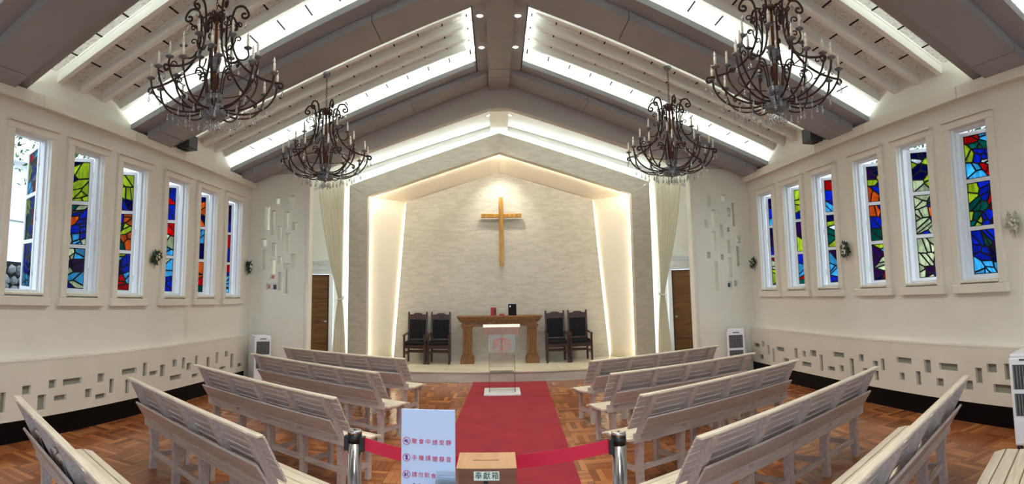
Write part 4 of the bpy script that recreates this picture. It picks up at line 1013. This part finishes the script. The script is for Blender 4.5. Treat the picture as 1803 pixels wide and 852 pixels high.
ME_arm = [MB().tube(rz_path(a_, 5), r_, 6).mesh('arm') for a_, r_ in ((armA, .009), (armB, .009), (armC, .0075))]
curlB = curl((.36, .43), .028, 0, .95) ; ME_curlB = MB().tube(rz_path([(.405, .40)] + curlB, 3), .0062, 5).mesh('arm_curl')
ME_cup = MB().lathe([(.006, -.012), (.010, 0), (.022, .006), (.034, .014), (.036, .02), (.014, .022), (.0135, .034)], 12).mesh('candle_cup')
ME_candle = MB().lathe([(.0115, .022), (.0115, .105), (.009, .107)], 8).mesh('candle')
ME_bulb = MB().lathe([(.004, .105), (.010, .118), (.011, .128), (.006, .146), (.001, .16)], 8).mesh('flame_bulb')
ME_drop = MB().lathe([(.001, 0), (.0015, -.025), (.007, -.032), (.0015, -.04), (.004, -.048), (.0125, -.08), (.007, -.094), (.0005, -.102)], 6).mesh('crystal_drop')
ME_link = MB().tube([(.010 * math.cos(q), 0, .017 * math.sin(q)) for q in [2 * PI * k / 10 for k in range(10)]], .0028, 5, closed=True).mesh('chain_link')
CS = 1.07; CSZ = .985
def make_chandelier(loc, ztop, rot, label):
    c = thing('chandelier', label, 'chandelier', loc, rot, 'wrought-iron candle chandeliers'); c.scale = (CS, CS, CSZ)
    MB().lathe([(.006, -.03), (.014, -.012), (.03, 0), (.09, .006), (.102, .02), (.105, .05), (.105, .10), (.098, .115), (.06, .12)], 32, flute=.05).build('hub', 'pewter', c)
    MB().lathe([(.02, .12), (.05, .13), (.07, .165), (.078, .21), (.07, .22), (.03, .222)], 20, flute=.08).build('bowl', 'pewter', c)
    MB().lathe([(.016, .2), (.016, .44), (.022, .45)], 12).build('column', 'rust', c)
    MB().lathe([(.022, .44), (.035, .47), (.05, .53), (.056, .56), (.05, .565), (.03, .57)], 20, flute=.1).build('vase', 'pewter', c)
    MB().lathe([(.013, .56), (.013, .94), (.03, .95), (.03, .985), (.012, 1.0)], 12).build('column', 'rust', c)
    MB().tube([(.305 * math.cos(q), .305 * math.sin(q), .305) for q in [2 * PI * k / 48 for k in range(48)]], .005, 5, closed=True).build('ring', 'iron', c)
    MB().tube([(.137 * math.cos(q), .137 * math.sin(q), .90) for q in [2 * PI * k / 28 for k in range(28)]], .004, 5, closed=True).build('ring', 'iron', c)
    for k in range(6):
        q = 2 * PI * k / 6
        obj('lyre_rod', ME_lyre, 'iron', c, rz=q)
        for m_ in ME_tw: obj('side_scroll', m_, 'iron', c, rz=q)
        obj('crown_scroll', ME_crown, 'iron', c, rz=q + .3); obj('inner_scroll', ME_inner, 'iron', c, rz=q + PI / 6)
    spec = [(0, 2 * PI * (k + .5) / 12) for k in range(12)] + [(1, 2 * PI * (k + .5) / 6 + .14) for k in range(6)] + [(2, 2 * PI * k / 6 + .2) for k in range(6)]
    for kind, q in spec:
        a_ = obj('arm', ME_arm[kind], 'iron', c, rz=q)
        tip = (armA, armB, armC)[kind][-1]
        for nm, me, mt in (('candle_cup', ME_cup, 'pewter'), ('candle', ME_candle, 'candle'), ('flame_bulb', ME_bulb, 'bulb')):
            obj(nm, me, mt, a_, loc=(tip[0], 0, tip[1]))
        if kind == 1: obj('arm_curl', ME_curlB, 'iron', a_)
        drops = {0: [(.525, .30), (.44, .13), (.33, .065), (.22, .045)], 1: [(.29, .18)], 2: [(.27, .56)]}[kind]
        for r_, z_ in drops: obj('crystal_drop', ME_drop, 'crystal', a_, loc=(r_, 0, z_))
    for k in range(6):
        q = 2 * PI * k / 6
        obj('crystal_drop', ME_drop, 'crystal', c, loc=(.565 * math.cos(q), .565 * math.sin(q), .285)); obj('crystal_drop', ME_drop, 'crystal', c, loc=(.245 * math.cos(q), .245 * math.sin(q), .93))
    for k in range(14):
        q = 2 * PI * k / 14; rr = .07 if k % 2 else .045
        obj('crystal_drop', ME_drop, 'crystal', c, loc=(rr * math.cos(q), rr * math.sin(q), .01 - .02 * (k % 2)))
    H = (ztop - loc[2]) / CSZ; n_ = max(1, int((H - 1.0 - .05) / .028))
    for k in range(n_):
        l_ = obj('chain_link', ME_link, 'iron', c, loc=(0, 0, 1.012 + .028 * k), rz=PI / 2 * (k % 2))
    MB().lathe([(.006, H - .06), (.03, H - .05), (.05, H - .02), (.05, H)], 16).build('ceiling_rose', 'pewter', c)
    return c
zr = lambda x: zs(x) - .115
make_chandelier((-2.45, 4.2, 3.10), zr(2.45) - .01, .3, 'wrought-iron candle chandelier at upper left, the larger of the left two')
make_chandelier((2.30, 4.2, 3.10), zr(2.30) - .01, .75, 'wrought-iron candle chandelier at upper right, the larger of the right two')
make_chandelier((-2.29, 6.96, 3.06), zr(2.29) - .01, .1, 'small-looking wrought-iron candle chandelier in front of the left curtain')
make_chandelier((2.22, 6.96, 3.06), zr(2.22) - .01, .5, 'small-looking wrought-iron candle chandelier in front of the right curtain')

# ================================================================ SMALL FIXTURES
# wall speakers
for sx, lb in ((-1, 'black wall speaker above the left windows'), (1, 'black wall speaker above the right windows')):
    s = thing('wall_speaker', lb, 'speaker', (sx * (W - .16), 6.62, 3.54))
    MB().box((-.1, -.12, 0), (.1, .12, .2)).build('cabinet', 'plasticblack', s, bevel=.008)
    BX((-.09, -.128, .012), (.09, -.12, .188)).build('grille', 'grille', s)
    xs = sorted((0, sx * .17)); BX((xs[0], -.03, -.012), (xs[1], .03, 0)).build('bracket', 'plasticblack', s)
# tower air coolers
def make_cooler(loc, rz, label, sticker=False):
    c = thing('air_cooler', label, 'air cooler', loc, rz, 'white tower air coolers')
    MB().box((-.15, -.16, .04), (.15, .16, .80)).build('body', 'purifier', c, bevel=.015)
    MB().box((-.14, -.15, .80), (.14, .15, .83)).build('top_panel', 'purifier', c, bevel=.01)
    BX((-.05, -.163, .775), (.06, -.159, .79)).build('display', 'grille', c)
    for z0, z1 in ((.53, .74), (.30, .49)):
        BX((-.115, -.165, z0), (.115, -.158, z1)).build('outlet_grille', 'grille', c)
        for k in range(8): BX((-.108 + k * .0285, -.172, z0 + .008), (-.102 + k * .0285, -.164, z1 - .008)).build('louver', 'slotback', c)
    BX((-.13, -.164, .06), (.13, -.16, .26)).build('water_tank', 'purifier', c, bevel=.004)
    if sticker:
        m_ = MB(); m_.prism([(-.06, .1), (-.03, .09), (-.015, .2), (-.035, .22)], lambda p, t: (p[0], t, p[1]), -.168, -.1645); m_.prism([(0, .09), (.04, .1), (.03, .19), (.005, .23)], lambda p, t: (p[0], t, p[1]), -.168, -.1645)
        m_.build('tank_sticker', 'bookblue', c)
    for s in (-1, 1):
        for t in (-1, 1): MB().lathe([(.02, 0), (.025, .015), (.025, .03), (.015, .042)], 10, (s * .12, t * .13, 0)).build('caster', 'plasticblack', c)
    return c
make_cooler((-3.99, 8.83, 0), .75, 'white tower air cooler in the front left corner')
make_cooler((3.86, 8.83, 0), -.5, 'white tower air cooler in the front right corner')
make_cooler((4.0, 3.03, 0), -1.25, 'white tower air cooler at the right frame edge by the wall', True)
# wall bouquets
def make_bouquet(sx, y, z, label, seed, pale=False):
    rr = random.Random(seed); b = thing('wall_bouquet', label, 'bouquet', (sx * W, y, z), 0, 'dried flower posies on the side walls')
    for k in range(40):
        q = rr.uniform(0, 2 * PI); rd = rr.uniform(.02, .085); tz = rr.uniform(.05, .10)
        c = Vector((-sx * rr.uniform(.02, .07), rd * math.cos(q), rd * 1.15 * math.sin(q)))
        a_ = Vector((-sx * rr.uniform(-.2, .5), math.cos(q) + rr.uniform(-.5, .5), math.sin(q) + rr.uniform(-.5, .5))).normalized() * tz / 2; w_ = a_.cross(Vector((1, 0, 0))).normalized() * tz * .3; up = Vector((-sx * .003, 0, 0))
        MB().hexa([c - a_ - w_ * .3, c - w_, c + a_, c + w_], [c - a_ - w_ * .3 + up, c - w_ + up * 3, c + a_ + up, c + w_ + up * 3]).build('leaf', 'leafpale' if pale else 'leafdark', b)
    for k in range(7):
        q = rr.uniform(0, 2 * PI); rd = rr.uniform(.0, .06)
        ico(MB(), (-sx * rr.uniform(.06, .09), rd * math.cos(q), rd * math.sin(q)), rr.uniform(.012, .02), (.7, 1, 1)).build('flower', 'petal', b)
    for k in (-1, 0, 1): MB().tube([(-sx * .02, 0, -.05), (-sx * .03, k * .02, -.10), (-sx * .02, k * .035, -.15)], [.004, .003, .002], 5).build('stem', 'paper' if k else 'bark', b)
    MB().tube([(-sx * .0, 0, .0), (-sx * .03, 0, .0)], .006, 6).build('hook', 'steel', b)
    return b
M['leafpale'] = noisy('faded_leaf', rgb(150, 152, 128), rgb(206, 206, 184), (30,) * 3, .6, rnd=.15)
make_bouquet(-1, 6.14, 1.99, 'dried posy between the third and fourth left windows', 1)
make_bouquet(-1, 9.02, 1.99, 'dried posy beside the slotted pier in the left corner', 2)
make_bouquet(1, 8.98, 1.95, 'dried posy beside the slotted pier in the right corner', 3)
make_bouquet(1, 6.16, 1.97, 'dried posy between the third and fourth right windows', 4)
make_bouquet(1, 3.34, 2.02, 'pale faded posy at the right frame edge', 5, True)
# framed cards standing in the lowest slots of the piers
def card(x, z, w_, h_, mat, label):
    t = thing('framed_card', label, 'picture', (x, D + .035, z + .002), 0, 'little cards in the wall slots')
    MB().box((-w_ / 2, 0, 0), (w_ / 2, .008, h_)).build('card_frame', 'white', t); BX((-w_ / 2 + .012, -.002, .014), (w_ / 2 - .012, .001, h_ - .014)).build('card_picture', mat, t)
M['cardorange'] = plain('orange_card', rgb(196, 132, 88), .6); M['cardgrey'] = plain('grey_blue_card', rgb(64, 70, 84), .6)
card(-4.0, 1.60, .07, .095, 'cardorange', 'small orange card in the lowest left pier slot nearest the window wall'); card(-3.89, 1.59, .085, .115, 'cardgrey', 'small white framed grey card in the lowest slot of the left pier')
card(-3.935, 1.78, .09, .09, 'cardorange', 'tan card in the tall left pier slot above the framed one'); card(3.93, 1.52, .07, .10, 'cardgrey', 'small dark framed card in the lowest slot of the right pier')

# ================================================================ OUTSIDE
g = BX((-40, -40, -.5), (40, 45, -.14)).build('ground', 'ground'); tag(g, 'paved ground outside the chapel', 'ground', kind='structure')
# rubble stone wall outside the nearest left window
sw = thing('stone_wall', 'dark rubble stone wall outside the nearest left window', 'wall', (-7.0, 6.0, -.14))
BX((-.5, -3.2, 0), (-.04, 3.0, 2.0)).build('wall_core', 'mortar', sw)
rs = random.Random(3)
stones = []
for k in range(8):
    bm = bmesh.new(); bmesh.ops.create_icosphere(bm, subdivisions=1, radius=1)
    for v in bm.verts: v.co *= rs.uniform(.78, 1.12)
    me = bpy.data.meshes.new('stone'); bm.to_mesh(me); bm.free(); me.materials.append(M['stone']); stones.append(me)
z = .06
while z < 2.02:
    y = -3.1
    while y < 2.9:
        wy = rs.uniform(.10, .2); hz_ = rs.uniform(.065, .12)
        o = obj('stone', rs.choice(stones), 'stone', sw); o.location = (-.03, y + wy / 2, z + rs.uniform(-.02, .02)); o.scale = (.07, wy / 2 * 1.04, hz_); o.rotation_euler = (rs.uniform(-.3, .3), 0, 0)
        y += wy
    z += .165
# white garden building beyond the stone wall
bd = thing('garden_building', 'bright white rendered building beyond the stone wall', 'building', (-13, 9, -.14))
BX((-3, -9, 0), (0, 9, 5.2)).build('building_wall', 'render_wall', bd)
BX((-3.3, -9.3, 5.2), (.3, 9.3, 5.4)).build('eave', 'render_wall', bd); BX((-.01, -9, 3.4), (.02, 9, 3.44)).build('string_course', 'slotback', bd)
# trees
def make_tree(x, y, zc, r, label, seed, nl=1500):
    rr = random.Random(seed); t = thing('tree', label, 'tree', (x, y, -.14), 0, 'garden trees outside the windows')
    MB().tube([(0, 0, 0), (.05, .03, zc * .5), (0, 0, zc)], [.12, .09, .05], 8).build('trunk', 'bark', t)
    mb = MB()
    for k in range(nl):
        u = Vector((rr.gauss(0, 1), rr.gauss(0, 1), rr.gauss(0, 1))).normalized() * r * rr.random() ** .45
        c = u + Vector((0, 0, zc)); a_ = Vector((rr.gauss(0, 1), rr.gauss(0, 1), rr.gauss(0, .6))).normalized() * .075; w_ = a_.cross(Vector((rr.random(), rr.random(), 1))).normalized() * .03
        mb.add([c - a_, c - w_, c + a_, c + w_], [(0, 1, 2, 3)])
    mb.build('crown', 'leaf', t)['kind'] = 'stuff'
make_tree(7.2, 5.3, 4.6, 1.5, 'leafy tree outside the right window nearest the camera', 11)
make_tree(8.4, 9.2, 4.9, 1.8, 'leafy tree outside the middle right windows', 12)
make_tree(-8.2, 8.2, 4.4, 1.2, 'leafy tree outside the second left window', 13, 1000)
